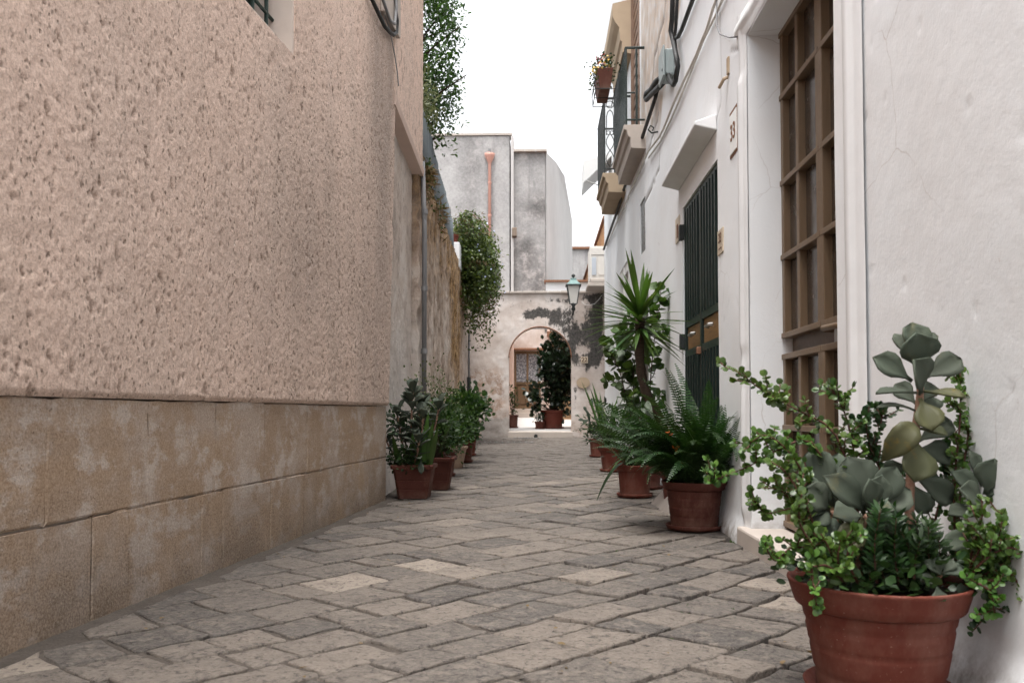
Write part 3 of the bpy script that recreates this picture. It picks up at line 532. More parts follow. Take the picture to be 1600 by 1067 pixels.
FACE_Y = Matrix(((1, 0, 0, 0), (0, 0, -1, 0), (0, 1, 0, 0), (0, 0, 0, 1)))       # text facing -Y
FACE_X = Matrix(((0, 0, -1, 0), (-1, 0, 0, 0), (0, 1, 0, 0), (0, 0, 0, 1)))      # text facing -X
nx, nz = gxz(913, 562.5); hn = thing('house_number', 'small cream number tile reading 22 beside the arch', 'number plate', (nx, GY - .03, nz))
box('tile', MAT['tile'], hn, nx - .075, nx + .075, GY - .035, GY, nz - .07, nz + .07, bevel=.004)
text('numerals', '22', .135, MAT['ink'], hn, Matrix.Translation((nx, GY - .0375, nz)) @ FACE_Y)
wc = thing('gate_cable', 'thin pale cable sagging across the black stain on the gateway', 'cable', (1.2, GY, 3))
MB().tube([(gxz(x, y)[0], GY - .03, gxz(x, y)[1]) for x, y in ((909, 471), (914, 476), (921, 477), (929, 475), (935, 469), (941, 461))], .006, 5).build('cable', MAT['paint'], wc)
for i, (x, y, lab) in enumerate(((.0 - .28, 18.35, 'iron drain grate just in front of the arch threshold'), (-.62, 16.4, 'long iron drain grate in the lane nearer the camera'))):
    dg = thing('drain_grate', lab, 'drain', (x, y, gz(y)), 'drain grates in the lane'); w = .3 if i == 0 else .5
    box('frame', MAT['iron'], dg, x - w, x + w, y - .16, y + .16, gz(y) - .03, gz(y) + .006)
    for k in range(9): xx = x - w + .05 + k * (2 * w - .1) / 8; box('grate_bar', MAT['pipe'], dg, xx - .012, xx + .012, y - .13, y + .13, gz(y) + .006, gz(y) + .016)
# ------------------------------------------------------------------ courtyard and the grey house behind the gate
cf = MB().add([(-1.3, GY + .3, .27), (1.7, GY + .3, .27), (1.7, 26, .56), (-1.3, 26, .56), (-1.3, GY + .3, .1), (1.7, GY + .3, .1), (1.7, 26, .1), (-1.3, 26, .1)], [(0, 1, 2, 3), (4, 7, 6, 5), (0, 4, 5, 1), (2, 6, 7, 3), (1, 5, 6, 2), (0, 3, 7, 4)]).build('courtyard_floor', MAT['court'])
tag(cf, 'pale concrete courtyard floor inside the arch', 'floor', kind='structure')
GH = thing('grey_house', 'tall weathered grey house rising behind the gateway arch', 'house', (-1, 27, .5))
gxh = lambda u, v: .03 * fbm(u * 1.2, v * 1.2, 31) + .01 * fbm(u * 8, v * 8, 33)
relief('tall_wall', (0, 26.0, 0), (1, 0, 0), (0, 0, 1), (0, -1, 0), np.arange(-5.5, -.90, .06), np.arange(2.6, 9.12, .06), gxh, MAT['grey'], GH, attrs={'stain': lambda u, v: .55 * sstep(8.0, 9.2, v) * fbm(u * 3, v, 5) + .4 * np.exp(-((u + 2.1) / .25) ** 2) * sstep(4, 8, v)}, depth=5)
relief('stained_wall', (0, 26.1, 0), (1, 0, 0), (0, 0, 1), (0, -1, 0), np.arange(-.82, .17, .03), np.arange(2.6, 8.62, .05), gxh, MAT['grey'], GH, attrs={'stain': lambda u, v: np.clip(.25 + .9 * np.exp(-((u - .0) / .45) ** 2 - ((v - 6.9) / .35) ** 2) + .75 * sstep(6.4, 5.6, v) * fbm(u * 2.5, v * 1.5, 9) * 1.5 + .4 * sstep(8.2, 8.6, v), 0, 1)}, depth=1.0)
MB().box(-.90, -.815, 25.93, 27, 2.6, 9.06).build('pier', MAT['pier'], GH)
for z in (6.05, 3.85): MB().prism([(-.86, 25.94, z + .22), (-.86, 25.84, z + .16), (-.86, 25.80, z - .06), (-.86, 25.94, z - .1)], (-.86, 0, 0), (-.72, 0, 0)).build('stone_bracket', MAT['bronzed'], GH)
for x0, x1, z in ((-5.5, -.86, 9.12), (-.82, .2, 8.62)):
    n = int((x1 - x0) / .5) + 1
    for k in range(n): a = x0 + (x1 - x0) * k / n; MB().box(a + .004, a + (x1 - x0) / n - .004, 25.95, 26.5, z - .02, z + .045).build('coping_slab', MAT['palestone'], GH)
# side wall going back to the right, its sunlit paleness put into the colour
sp = [(.175, 26.15, 2.6), (.175, 26.15, 8.62), (.52, 29.0, 9.15), (.90, 32.2, 9.55), (1.38, 37.5, 9.05), (1.38, 37.5, 2.6)]
MB().prism(sp, (0, 0, 0), (-.12, .1, 0)).build('side_wall', MAT['paleside'], GH); MB().box(.78, .80, 31.0, 31.5, 3.2, 4.6).build('slit_window', MAT['pane'], GH)
dpn = thing('copper_downpipe', 'salmon copper downpipe with funnel head on the grey house', 'drainpipe', (-1.54, 25.9, 3))
MB().lathe([(.046, 3.0 - 8.45), (.046, -.25), (.055, -.22), (.15, -.02), (.16, .06), (.14, .07), (.13, .0)], 16, (-1.54, 25.88, 8.45)).build('pipe', MAT['copper'], dpn, True)
for z in (7.6, 6.6, 5.6): MB().lathe([(.058, 0), (.058, .05)], 14, (-1.54, 25.88, z)).build('pipe_collar', MAT['copper'], dpn)
MB().box(-1.58, -1.5, 25.86, 26.02, 8.52, 8.66).build('spout', MAT['pipe'], dpn)
# courtyard walls and doors
CH = thing('courtyard_house', 'pink plastered courtyard front with lace curtained door seen through the arch', 'house', (0, 25.9, .56))
ch = lambda u, v: .02 * fbm(u * 3, v * 3, 17)
relief('wall', (0, 25.9, 0), (1, 0, 0), (0, 0, 1), (0, -1, 0), np.arange(-1.2, .5, .03), np.arange(.3, 3.2, .04), ch, MAT['gate'], CH, holes=[(-.80, .0, .8, 2.53)], attrs={'stain': lambda u, v: .45 * sstep(2.5, 3.2, v) * sstep(-.3, .3, u) - .1, 'scar': lambda u, v: .3 + 0 * u, 'grey': lambda u, v: 0 * u}, depth=.2)
MB().box(-1.1, -.86, GY + .4, 25.88, .2, 3.2).build('left_side_wall', MAT['pink'], CH)
MB().box(-.88, -.8, 25.6, 25.88, .5, 2.75).build('pilaster', MAT['pink'], CH)
MB().box(-.90, .12, 25.74, 25.9, 2.545, 2.61).build('door_hood', MAT['rust'], CH, bevel=.01)
for k, (y0, z1) in enumerate(((25.3, .68), (25.56, .79))): box('step', MAT['palestone'], CH, -.86 + .03 * k, .10, y0, 25.95, .45, z1, bevel=.012)
D = box('door', MAT['wooddoor'], CH, -.80, .0, 25.98, 26.03, .8, 2.53)
for x0, x1 in ((-.80, -.735), (-.43, -.37), (-.065, 0)): box('stile', MAT['wooddoor'], D, x0, x1, 25.94, 25.985, .8, 2.53, bevel=.004)
for z0, z1 in ((.8, .9), (1.52, 1.60), (2.44, 2.53)):
    for x0, x1 in ((-.735, -.43), (-.37, -.065)): box('rail', MAT['wooddoor'], D, x0, x1, 25.945, 25.982, z0, z1)
for x0, x1 in ((-.735, -.43), (-.37, -.065)): box('lace_pane', MAT['lace'], D, x0, x1, 25.965, 25.978, 1.60, 2.44); box('panel', MAT['wooddoor'], D, x0 + .03, x1 - .03, 25.955, 25.98, .94, 1.48, bevel=.008)
MB().lathe([(.0, -.03), (.03, -.02), (.03, .02), (0, .03)], 10, (-.34, 25.93, 1.5), False).build('knob', MAT['iron'], D)
MB().box(.06, .12, 25.84, 25.9, 1.98, 2.06).build('bell_box', MAT['iron'], CH)
relief('right_wall', (0, 24.0, 0), (1, 0, 0), (0, 0, 1), (0, -1, 0), np.arange(.21, 1.9, .03), np.arange(.3, 3.0, .04), ch, MAT['pink'], CH, holes=[(.30, 1.15, .50, 2.62)], depth=.25)
MB().box(.19, .26, 24.0, 25.9, .3, 3.1).build('return_wall', MAT['pink'], CH)
MB().box(.17, 1.9, 23.9, 24.3, 2.80, 2.93).build('tile_cornice', MAT['rust'], CH)
D = box('plank_door', MAT['plankdoor'], CH, .30, 1.15, 24.16, 24.2, .5, 2.62)
for k in range(8): x = .302 + k * .106; box('plank', MAT['plankdoor'], D, x, x + .1, 24.12, 24.162, .5, 2.6)
MB().box(1.5, 1.7, GY + .4, 24, .2, 3.2).build('right_side_wall', MAT['pink'], CH)
# houses further back
FH = thing('far_house', 'small plain grey house far behind the pale side wall', 'house', (2, 40, 0))
MB().box(1.2, 2.6, 40, 44, 0, 8.25).build('wall', MAT['grey'], FH); MB().box(1.1, 2.7, 39.9, 44, 8.25, 8.36).build('roof_edge', MAT['rust'], FH)
OH = thing('ochre_house', 'ochre orange facade running back on the right behind the gateway', 'house', (1.7, 23, 0))
MB().box(1.45, 3.2, GY + .45, 29, 0, 5.04).build('wall', MAT['orange'], OH); MB().box(1.40, 3.3, GY + .42, 29.1, 5.04, 5.10).build('roof_edge', MAT['rust'], OH)
for i, (x, y, z0, z1, lab) in enumerate(((-2.75, 30, 9.0, 10.9, 'thin television aerial above the grey house roof'), (2.0, 37, 8, 9.0, 'bare mast beyond the ochre facade'))):
    an = thing('tv_antenna', lab, 'antenna', (x, y, z0)); MB().tube([(x, y, z0), (x, y, z1)], .018, 6).build('mast', MAT['steel'], an)
    if i == 0:
        MB().tube([(x - .15, y, 10.3), (x + .6, y + .2, 10.45)], .012, 5).build('lower_boom', MAT['steel'], an); MB().tube([(x, y, 10.85), (x + .4, y + .2, 10.6)], .012, 5).build('upper_boom', MAT['steel'], an)
        for k in range(7): t = k / 6; MB().tube([(x + .05 + .33 * t, y - .12, 10.84 - .22 * t), (x + .1 + .33 * t, y + .3, 10.84 - .22 * t)], .006, 4).build('element', MAT['steel'], an)
        for k in range(4): t = k / 3; MB().tube([(x - .1 + .65 * t, y - .2, 10.31 + .13 * t), (x - .1 + .65 * t, y + .4, 10.31 + .13 * t)], .006, 4).build('element', MAT['steel'], an)

# ------------------------------------------------------------------ white house, right
WX = 1.10
WH = thing('white_house', 'long whitewashed house front with brown and green doors on the right', 'house', (WX, 7, 0))
BD = (3.24, 4.55, -.05, 2.69); GD = (5.37, 6.69, -.05, 2.275); SW = (9.14, 9.55, 2.42, 2.99); D3 = (8.85, 9.75, -.05, 2.05); D4 = (10.7, 12.2, -.05, 2.62); FW1 = (9.5, 10.35, 3.76, 5.9); FW2 = (11.3, 11.9, 3.8, 5.7)
def seg(u, v, pts, w):
    d = np.full(u.shape, 9.0)
    for (a, b), (c, e) in zip(pts[:-1], pts[1:]):
        t = np.clip(((u - a) * (c - a) + (v - b) * (e - b)) / ((c - a) ** 2 + (e - b) ** 2), 0, 1); d = np.minimum(d, np.hypot(u - a - t * (c - a), v - b - t * (e - b)))
    return sstep(w, w * .3, d)
cr1 = [(7.81, 3.19), (7.88, 3.2), (7.98, 2.96), (8.54, 2.94), (8.95, 2.93), (9.18, 2.92)]; cr2 = [(8.0, 3.5), (8.32, 3.45), (8.83, 3.38), (9.51, 3.38), (10.54, 3.39), (11.1, 3.33)]; cr3 = [(4.95, 2.78), (4.72, 2.70), (4.58, 2.69)]; cr4 = [(5.33, 3.3), (5.25, 3.14), (5.24, 2.7), (5.27, 2.58), (5.4, 2.52)]; cr5 = [(7.25, 4.6), (7.6, 4.2), (8.3, 4.15), (8.7, 3.75)]
def w_crack(u, v):
    j = .02 * (fbm(u * 9, v * 9, 55) - .5); return np.clip(.9 * seg(u + j, v + 2 * j, cr1, .022) + .8 * seg(u + j, v + 2 * j, cr2, .028) + .7 * seg(u, v + j, cr3, .012) + .35 * seg(u + j, v + j, cr4, .014) + .8 * seg(u + j, v + j, cr5, .03), 0, 1)
def w_peel(u, v):
    rb = 6.75 + .9 * sstep(4.0, 3.3, v) ; n = fbm(u * 2.5, v * 2.5, 57) - .5
    return sstep(0, .3, u - rb + 1.0 * n) * sstep(9.5, 9.3, u) * sstep(3.25, 3.6, v + .5 * n - .10 * (u - 8)) * .95
def w_dirt_shade(u, v): return np.clip(.9 * sstep(.16, .0, v + .1 * (fbm(u * 6, v * 6, 63) - .5)) + .55 * sstep(.5, 0, v) * fbm(u * 4, v * 4, 64) + .8 * sstep(.25, .1, np.abs(u - 8.2)) * sstep(3.2, 3.9, v) * sstep(4.3, 3.9, v), 0, 1)  # ground splash dirt plus grey shade painted along the wall foot
def w_h(u, v):
    h = .022 * (fbm(u * 1.3, v * 1.3, 111, 2) - .5) + .0018 * (fbm(u * 7, v * 7, 112, 2) - .5) + .0014 * (fbm(u * 36, v * 36, 113, 2) - .5) + .035 * (1 - sstep(0, .16, v)) + .02 * (1 - sstep(0, .5, v)) - .012 * w_crack(u, v) - .014 * w_peel(u, v) * fbm(u * 6, v * 6, 114)
    k, idk = worley(u * 4.5, v * 4.5, 115); h = h - .004 * sstep(.08, .02, k) * (idk > .5)                     # small knocks in the limewash
    dr = np.minimum(np.abs(u - 3.24), np.abs(u - 4.55)); return h * (.35 + .65 * sstep(0, .2, dr) * sstep(0, .1, np.minimum(np.abs(u - 5.37), np.abs(u - 6.69))))
def wx(y, z): return WX - float(w_h(np.array([y]), np.array([z]))[0])
us = np.concatenate([np.arange(-4, 1.6, .2), np.arange(1.6, 4.8, .0125), np.arange(4.8, 9.6, .02), np.arange(9.6, 14.86, .04)]); vs = np.concatenate([np.arange(-.1, 2.8, .0165), np.arange(2.8, 7.6, .033)])
relief('wall', (WX, 0, 0), (0, 1, 0), (0, 0, 1), (-1, 0, 0), us, vs, w_h, MAT['white'], WH, holes=[BD, GD, SW, D3, D4, FW1, FW2], attrs={'peel': w_peel, 'crack': w_crack, 'dirt_shade': w_dirt_shade}, depth=.22)
MB().box(1.36, 5, -4, 14.8, -.1, 7.55).build('house_body', MAT['trim'], WH)
# moulded surround of the brown door, worn away where the photo shows
def mould(name, u0, u1, v0, v1, seed, horiz=False):
    prof = [(0, .004), (.03, .016), (.055, .016), (.065, .028), (.10, .030), (.112, .018), (.135, .018), (.15, .004)]; w = (v1 - v0) if horiz else (u1 - u0); L = np.arange((u0 if horiz else v0), (u1 if horiz else v1) + .02, .02); vs = []; fs = []
    for i, l in enumerate(L):
        wear = float(np.clip(1.2 - 1.5 * sstep(.55, .75, fbm(np.array(l * 2.3), np.array(seed * 3.1), seed, 3)), .1, 1)); jx = .006 * (float(vn(np.array(l * 6), np.array(seed), 3)) - .5)
        for a, hgt in prof:
            x = WX - hgt * (.5 + .5 * wear) - .004; t = a / .15 * w; vs.append((x, l, v0 + t) if horiz else (x, u0 + t + jx, l))
    m = len(prof)
    for i in range(len(L) - 1):
        for k in range(m - 1): a = i * m + k; fs.append((a, a + 1, a + m + 1, a + m))
    MB().add(vs, fs).build(name, MAT['trim'], WH, smooth=True)
mould('door_moulding', 4.56, 4.72, 0, 2.84, 3); mould('door_moulding', 2.93, 3.10, 0, 2.84, 8); mould('lintel_moulding', 2.93, 4.72, 2.70, 2.85, 5, True)
box('door_step', MAT['palestone'], WH, 1.04, 1.34, 3.1, 4.66, -.06, .095, bevel=.012)
# brown door: two leaves of small panes between deep bronze bars
XD = 1.285
D = box('brown_door', MAT['bronzed'], WH, XD + .03, XD + .06, 3.243, 4.547, .096, 2.687)
rows = [(.14, .60), (.64, .965), (1.115, 1.485), (1.52, 1.875), (1.91, 2.325), (2.365, 2.67)]; cols_ = [(4.285, 4.53), (3.94, 4.235), (3.60, 3.88), (3.28, 3.55)]
for y0, y1 in cols_:
    for z0, z1 in rows: box('pane', MAT['pane'], D, XD + .012, XD + .026, y0 + .002, y1 - .002, z0, z1)
for y in (3.265, 3.575, 3.91, 4.26, 4.525):
    w = .045 if y == 3.91 else .021
    for z0, z1 in ((.10, .985), (1.095, 2.345), (2.355, 2.69)): box('stile', MAT['bronze'], D, XD - .022 - (.006 if y == 3.91 else 0), XD + .028, y - w, y + w, z0, z1, bevel=.003)
for yy0, yy1 in ((3.245, 3.905), (3.915, 4.545)):
    for z in (.125, .62, .985, 1.095, 1.503, 1.893, 2.345, 2.68): box('rail', MAT['bronze'], D, XD - .03, XD + .028, yy0, yy1, z - .014, z + .014, bevel=.003)
box('transom', MAT['bronze'], D, XD - .012, XD + .028, 3.244, 4.546, 2.333, 2.337)
hd = MB().tube([(XD - .01, 3.80, 1.06), (XD - .05, 3.80, 1.06), (XD - .06, 3.78, 1.062), (XD - .06, 3.60, 1.058), (XD - .045, 3.58, 1.055)], .014, 8).build('handle', MAT['bronze'], D, True)
box('lock_plate', MAT['steel'], D, XD + .0, XD + .028, 3.765, 3.82, 1.0, 1.085)
# green iron door
XG = 1.13
D = box('green_door', MAT['dkgreen'], WH, XG + .03, XG + .045, 5.38, 6.685, .06, 2.275)
for y0, y1 in ((5.372, 5.41), (6.00, 6.055), (6.65, 6.688)): box('frame_stile', MAT['green'], D, XG - .02, XG + .03, y0, y1, .05, 2.275, bevel=.003)
for z0, z1 in ((.05, .12), (1.12, 1.17), (1.34, 1.39), (2.24, 2.275)):
    for y0, y1 in ((5.41, 6.00), (6.055, 6.65)): box('frame_rail', MAT['greenlite'], D, XG - .015, XG + .03, y0, y1, z0, z1)
for y0 in (5.41, 6.055):
    for k in range(5):
        y = y0 + .10 + k * .10
        for z0, z1 in ((.12, 1.12), (1.39, 2.24)): box('iron_bar', MAT['green'], D, XG - .022, XG + .025, y - .016, y + .016, z0, z1)
    pn = box('letter_panel', MAT['letter'], D, XG - .004, XG + .02, y0 + .015, y0 + .575, 1.172, 1.338, bevel=.003)
    MB().tube([(XG - .02, y0 + .18, 1.265), (XG - .045, y0 + .2, 1.265), (XG - .045, y0 + .30, 1.262), (XG - .02, y0 + .33, 1.262)], .012, 6).build('handle', MAT['steel'], D)
for z in (2.03, 1.18, .4): box('hinge', MAT['iron'], D, 1.075, 1.12, 6.685, 6.74, z, z + .12, bevel=.004)
box('padlock', MAT['rust'], D, XG - .05, XG - .02, 6.0, 6.05, 1.10, 1.15, bevel=.006)
MB().prism([(1.10, 5.37, 2.455), (.97, 5.42, 2.505), (.97, 5.42, 2.53), (1.10, 5.37, 2.56)], (0, 5.37, 0), (0, 6.86, 0)).build('door_canopy', MAT['trim'], WH, bevel=.008)
MB().add([(1.06, 6.9, -.02), (.80, 6.5, 0), (.86, 5.7, -.02), (1.1, 5.35, -.02), (1.07, 6.8, .30), (1.0, 6.3, .27), (1.0, 5.75, .24), (1.12, 5.4, .22)], [(0, 4, 5, 1), (1, 5, 6, 2), (2, 6, 7, 3), (4, 7, 6, 5)]).build('wall_foot', plain('grimy_render', (.23, .20, .18), .95, .15, var=.7, sc=12, bump=.8), WH, smooth=True)
# far doors and windows
box('slot_window', MAT['dkgreen'], WH, 1.115, 1.2, SW[0] + .003, SW[1] - .003, SW[2] + .003, SW[3] - .003); 
D = box('far_green_door', MAT['green'], WH, 1.16, 1.2, D3[0] + .003, D3[1] - .003, 0, D3[3] - .003)
for k in range(6): y = D3[0] + .02 + k * .145; box('plank', MAT['green'], D, 1.135, 1.162, y, y + .135, .02, D3[3] - .02)
D = box('white_glazed_door', MAT['pane'], WH, 1.17, 1.2, D4[0] + .003, D4[1] - .003, 0, D4[3] - .003)
for y0, y1 in ((10.704, 10.85), (11.38, 11.52), (12.05, 12.196)): box('frame_stile', MAT['paint'], D, 1.10, 1.17, y0, y1, 0, D4[3] - .004, bevel=.004)
for z0, z1 in ((0, .75), (1.25, 1.36), (2.5, 2.62)):
    for y0, y1 in ((10.85, 11.38), (11.52, 12.05)): box('frame_rail', MAT['paint'], D, 1.11, 1.168, y0, y1, z0, z1)
for h in (FW1, FW2):
    D = box('french_window', MAT['shutter'], WH, 1.15, 1.2, h[0] + .003, h[1] - .003, h[2] + .003, h[3] - .003)
    for k in range(16): z = h[2] + .06 + k * .125; box('louvre', MAT['shutter'], D, 1.12, 1.152, h[0] + .05, h[1] - .05, z, z + .09)
    for y in (h[0] + .004, h[1] - .054): box('shutter_stile', MAT['shutter'], D, 1.09, 1.149, y, y + .05, h[2] + .005, h[3] - .005)
pc = [(1.12, 0, 5.0), (.99, 0, 5.03), (.985, 0, 5.15), (.96, 0, 5.18), (.95, 0, 5.33), (.90, 0, 5.40), (.87, 0, 5.47), (.87, 0, 5.62), (1.12, 0, 5.68)]
MB().prism([(x, 10.3, z) for x, y, z in pc], (0, 10.3, 0), (0, 11.65, 0)).build('stone_cornice', MAT['limestone'], WH)
def cable(label, pts, r, mat, X, name='wall_cable'):
    t = thing(name, label, 'cable', (X, *pts[0])); MB().tube([(X, y, z) for y, z in pts], r, 7).build('cable', mat, t, True); return t
cable('thick black cable dropping to the grey junction box', [(6.76, 4.5), (6.79, 3.97), (6.83, 3.83), (6.9, 3.76), (6.77, 3.62), (6.65, 3.47), (6.56, 3.34), (6.66, 3.27), (6.78, 3.28), (6.98, 3.4), (7.08, 3.51)], .02, MAT['black'], 1.05)
cable('second black cable hanging beside the thick one above the junction box', [(6.6, 4.5), (6.63, 3.89), (6.7, 3.72), (6.77, 3.65), (6.71, 3.52), (6.6, 3.4)], .014, MAT['black'], 1.06)
cable('bent loop of fat black cable left of the junction box', [(7.24, 3.53), (7.72, 3.67), (8.08, 3.73), (8.40, 3.82), (8.48, 3.80), (8.42, 3.76), (8.03, 3.67), (7.51, 3.54), (7.32, 3.50)], .026, MAT['black'], 1.04)
cable('black cable running back along the wall under both balconies', [(7.8, 3.65), (8.02, 3.62), (8.26, 3.61), (8.5, 3.6), (8.76, 3.59), (9.09, 3.58), (9.45, 3.57), (10.34, 3.57), (11.14, 3.55), (12.08, 3.5), (14.6, 3.45)], .019, MAT['black'], 1.07)
cable('dark cable slanting up from the junction box toward the camera', [(4.0, 3.62), (5.2, 3.60), (6.01, 3.59), (6.19, 3.59), (6.47, 3.59), (6.65, 3.61), (6.9, 3.7)], .017, MAT['iron'], 1.07)
cable('upper of the two pale cables along the white wall', [(3.5, 3.26), (5.33, 3.21), (5.54, 3.17), (5.72, 3.17), (5.9, 3.16), (6.21, 3.17), (6.48, 3.18), (6.95, 3.19), (7.49, 3.17), (7.81, 3.19), (8.6, 3.3), (14, 3.4)], .010, MAT['acwhite'], 1.075)
cable('lower of the two pale cables along the white wall', [(3.5, 3.18), (5.26, 3.14), (5.67, 3.16), (6.08, 3.14), (6.73, 3.12), (7.19, 3.12), (7.73, 3.13), (8.6, 3.24)], .008, MAT['acwhite'], 1.08)
cable('thin twisted wire curling from the wall down to the brown door lintel', [(5.22, 3.3), (5.23, 3.05), (5.14, 2.96), (4.89, 2.83), (4.70, 2.75)], .005, MAT['pipe'], 1.075)
jbx = thing('junction_box', 'grey plastic junction box on the peeling white wall', 'junction box', (1.06, 7.2, 3.5))
MB().box(1.02, 1.10, 7.02, 7.25, 3.46, 3.68).build('case', MAT['greybox'], jbx, bevel=.015); MB().box(1.0, 1.018, 7.0, 7.27, 3.44, 3.70).build('lid', MAT['greybox'], jbx, bevel=.012)
for y in (7.03, 7.24): MB().tube([(.995, y, 3.5), (1.002, y, 3.5)], .012, 8).build('lid_screw', MAT['iron'], jbx)
hk = thing('iron_hook', 'small curled iron hook on the wall below the first balcony', 'hook', (1.1, 8.05, 3.34)); MB().tube([(1.1, 8.05, 3.32), (1.04, 8.05, 3.31), (1.01, 8.05, 3.34), (1.03, 8.05, 3.38), (1.06, 8.05, 3.36), (1.05, 8.05, 3.33)], .008, 6).build('hook', MAT['iron'], hk)
st = thing('pipe_stub', 'rusty pipe stub sticking out of the white wall', 'pipe', (1.1, 5.0, 2.6)); MB().tube([(1.12, 5.02, 2.66), (1.075, 5.04, 2.65), (1.06, 5.10, 2.62)], .010, 8).build('stub', MAT['limestone'], st); box('bracket', MAT['limestone'], st, 1.085, 1.105, 4.98, 5.02, 2.66, 2.76, bevel=.004)
# tiles on the wall
hn = thing('street_tile', 'chipped white tile with brown marks high beside the green door', 'number plate', (1.09, 4.9, 2.2))
TX = wx(4.89, 2.29); MB().box(TX - .006, TX + .02, 4.805, 4.975, 2.17, 2.40).build('tile', MAT['whitetile'], hn, bevel=.003); box('backing', MAT['rust'], hn, TX - .002, TX + .03, 4.795, 4.985, 2.155, 2.42)
text('numerals', '33', .13, MAT['rust'], hn, Matrix.Translation((TX - .0065, 4.89, 2.285)) @ FACE_X)
hn = thing('house_number', 'small tan number tile at the near edge of the green door', 'number plate', (1.09, 5.27, 1.75))
TX = wx(5.27, 1.73); box('tile', MAT['tile'], hn, TX - .008, TX + .02, 5.19, 5.345, 1.66, 1.81, bevel=.003); text('numerals', '33', .085, MAT['ink'], hn, Matrix.Translation((TX - .0085, 5.265, 1.755)) @ FACE_X); box('rule', MAT['ink'], hn, TX - .0095, TX - .006, 5.22, 5.31, 1.69, 1.697)
hn = thing('house_number', 'worn tan plate at the far upper edge of the green door', 'number plate', (1.09, 6.95, 2.1)); TX = wx(6.93, 2.16); box('tile', MAT['tile'], hn, TX - .008, TX + .02, 6.83, 7.03, 2.06, 2.26, bevel=.003); box('worn_patch', MAT['rust'], hn, TX - .0095, TX - .005, 6.88, 6.95, 2.09, 2.2)
# balconies
def balcony(label, y0, y1, xo, z, h, stone, ornate, matr):
    t = thing('balcony', label, 'balcony', (WX, (y0 + y1) / 2, z), 'balconies on the white house'); w = WX - xo
    pr = [(WX + .02, z - .26), (xo + .075, z - .25), (xo + .07, z - .14), (xo + .045, z - .12), (xo + .03, z - .06), (xo, z - .05), (xo, z), (WX + .02, z)]
    MB().prism([(x, y0, q) for x, q in pr], (0, y0, 0), (0, y1, 0)).build('slab', stone, t, bevel=.006)
    rl = MB(); xi = xo + .03
    rl.tube([(WX, y0 + .03, z + h), (xi, y0 + .03, z + h), (xi, y1 - .03, z + h), (WX, y1 - .03, z + h)], .016, 6); rl.tube([(WX, y0 + .03, z + .06), (xi, y0 + .03, z + .06), (xi, y1 - .03, z + .06), (WX, y1 - .03, z + .06)], .012, 6)
    if not ornate: rl.tube([(WX - .1, y0 + .03, z + h * .42), (xi, y0 + .03, z + h * .42)], .010, 6)
    rail = rl.build('railing', matr, t)
    n = int((y1 - y0) / .09)
    bar = MB().box(-.010, .010, -.010, .010, 0, h).mesh('baluster')
    for k in range(n + 1): link('baluster', bar, matr, rail, Matrix.Translation((xi, y0 + .03 + (y1 - y0 - .06) * k / n, z)))
    for x in ([xi + .11] if not ornate else [xi + .13, WX - .02]): link('baluster', bar, matr, rail, Matrix.Translation((x, y0 + .03, z)))
    if ornate:
        def scroll(org, ax):
            mb = MB(); P = lambda a, q: tuple(org[i] + ax[i] * a + (q if i == 2 else 0) for i in range(3))
            for s in (-1, 1):
                mb.tube([P(s * .05 * math.sin(q * math.pi / .22 * 1.0), .08 + q) for q in np.linspace(0, .44, 23)], .006, 5)
                mb.tube([P(s * .045, .5), P(s * .045, .74), P(s * .03, .80), P(0, .83)], .006, 5)
                mb.tube([P(s * (.02 + .025 * math.sin(a)), .53 + .025 * math.cos(a)) for a in np.linspace(0, 6.28, 12)], .005, 5)
                mb.tube([P(s * .05 * math.sin(a), .90 + .05 * math.cos(a) * .9) for a in np.linspace(0, 3.14, 10)], .006, 5)
            return mb.build('scrollwork', matr, rail)
        for a in (.07, .17): scroll((xi + a, y0 + .03, z), (1, 0, 0))
        for k in range(5): scroll((xi, y0 + .12 + k * (y1 - y0 - .24) / 4, z), (0, 1, 0))
    return t
balcony('near balcony with plain green bars and a grey stone slab', 9.03, 10.5, .876, 3.72, .83, MAT['palestone'], False, MAT['green'])
balcony('far balcony with scrolled wrought iron and a tan stone slab', 11.08, 12.35, .80, 3.78, .98, MAT['limestone'], True, MAT['iron'])
fb = thing('flower_box', 'brown window box of red and yellow flowers hooked on the near balcony', 'flower box', (.72, 9.9, 4.36))
MB().add([(.665, 9.62, 4.33), (.785, 9.62, 4.33), (.785, 10.1, 4.33), (.665, 10.1, 4.33), (.635, 9.59, 4.56), (.82, 9.59, 4.56), (.82, 10.13, 4.56), (.635, 10.13, 4.56)], [(0, 3, 2, 1), (4, 5, 6, 7), (0, 1, 5, 4), (1, 2, 6, 5), (2, 3, 7, 6), (3, 0, 4, 7)]).build('box', MAT['terrapot'], fb, bevel=.008)
bk = MB()
for y in (9.57, 9.86, 10.14): bk.tube([(.88, y, 4.5), (.84, y, 4.31), (.62, y, 4.31), (.61, y, 4.42)], .006, 5)
for x, z in ((.62, 4.31), (.84, 4.31), (.61, 4.42), (.87, 4.45)): bk.tube([(x, 9.57, z), (x, 10.14, z)], .006, 5)
bk.build('wire_basket', MAT['iron'], fb)
n = 420; p = RNG.normal(size=(n, 3)) * (.075, .2, .05) + (.72, 9.86, 4.61); scatter('foliage', T_OVAL, p, rvec(n) + (0, 0, .3), rvec(n) + (0, 0, 1), .035, MAT['jdark'], fb)
n = 60; p = np.stack([.61 + RNG.normal(size=n) * .03, 9.62 + RNG.normal(size=n) * .08, RNG.uniform(4.34, 4.6, n)], 1); scatter('trailing_foliage', T_OVAL, p, rvec(n) - (0, 0, .6), rvec(n), .03, MAT['ivy'], fb)
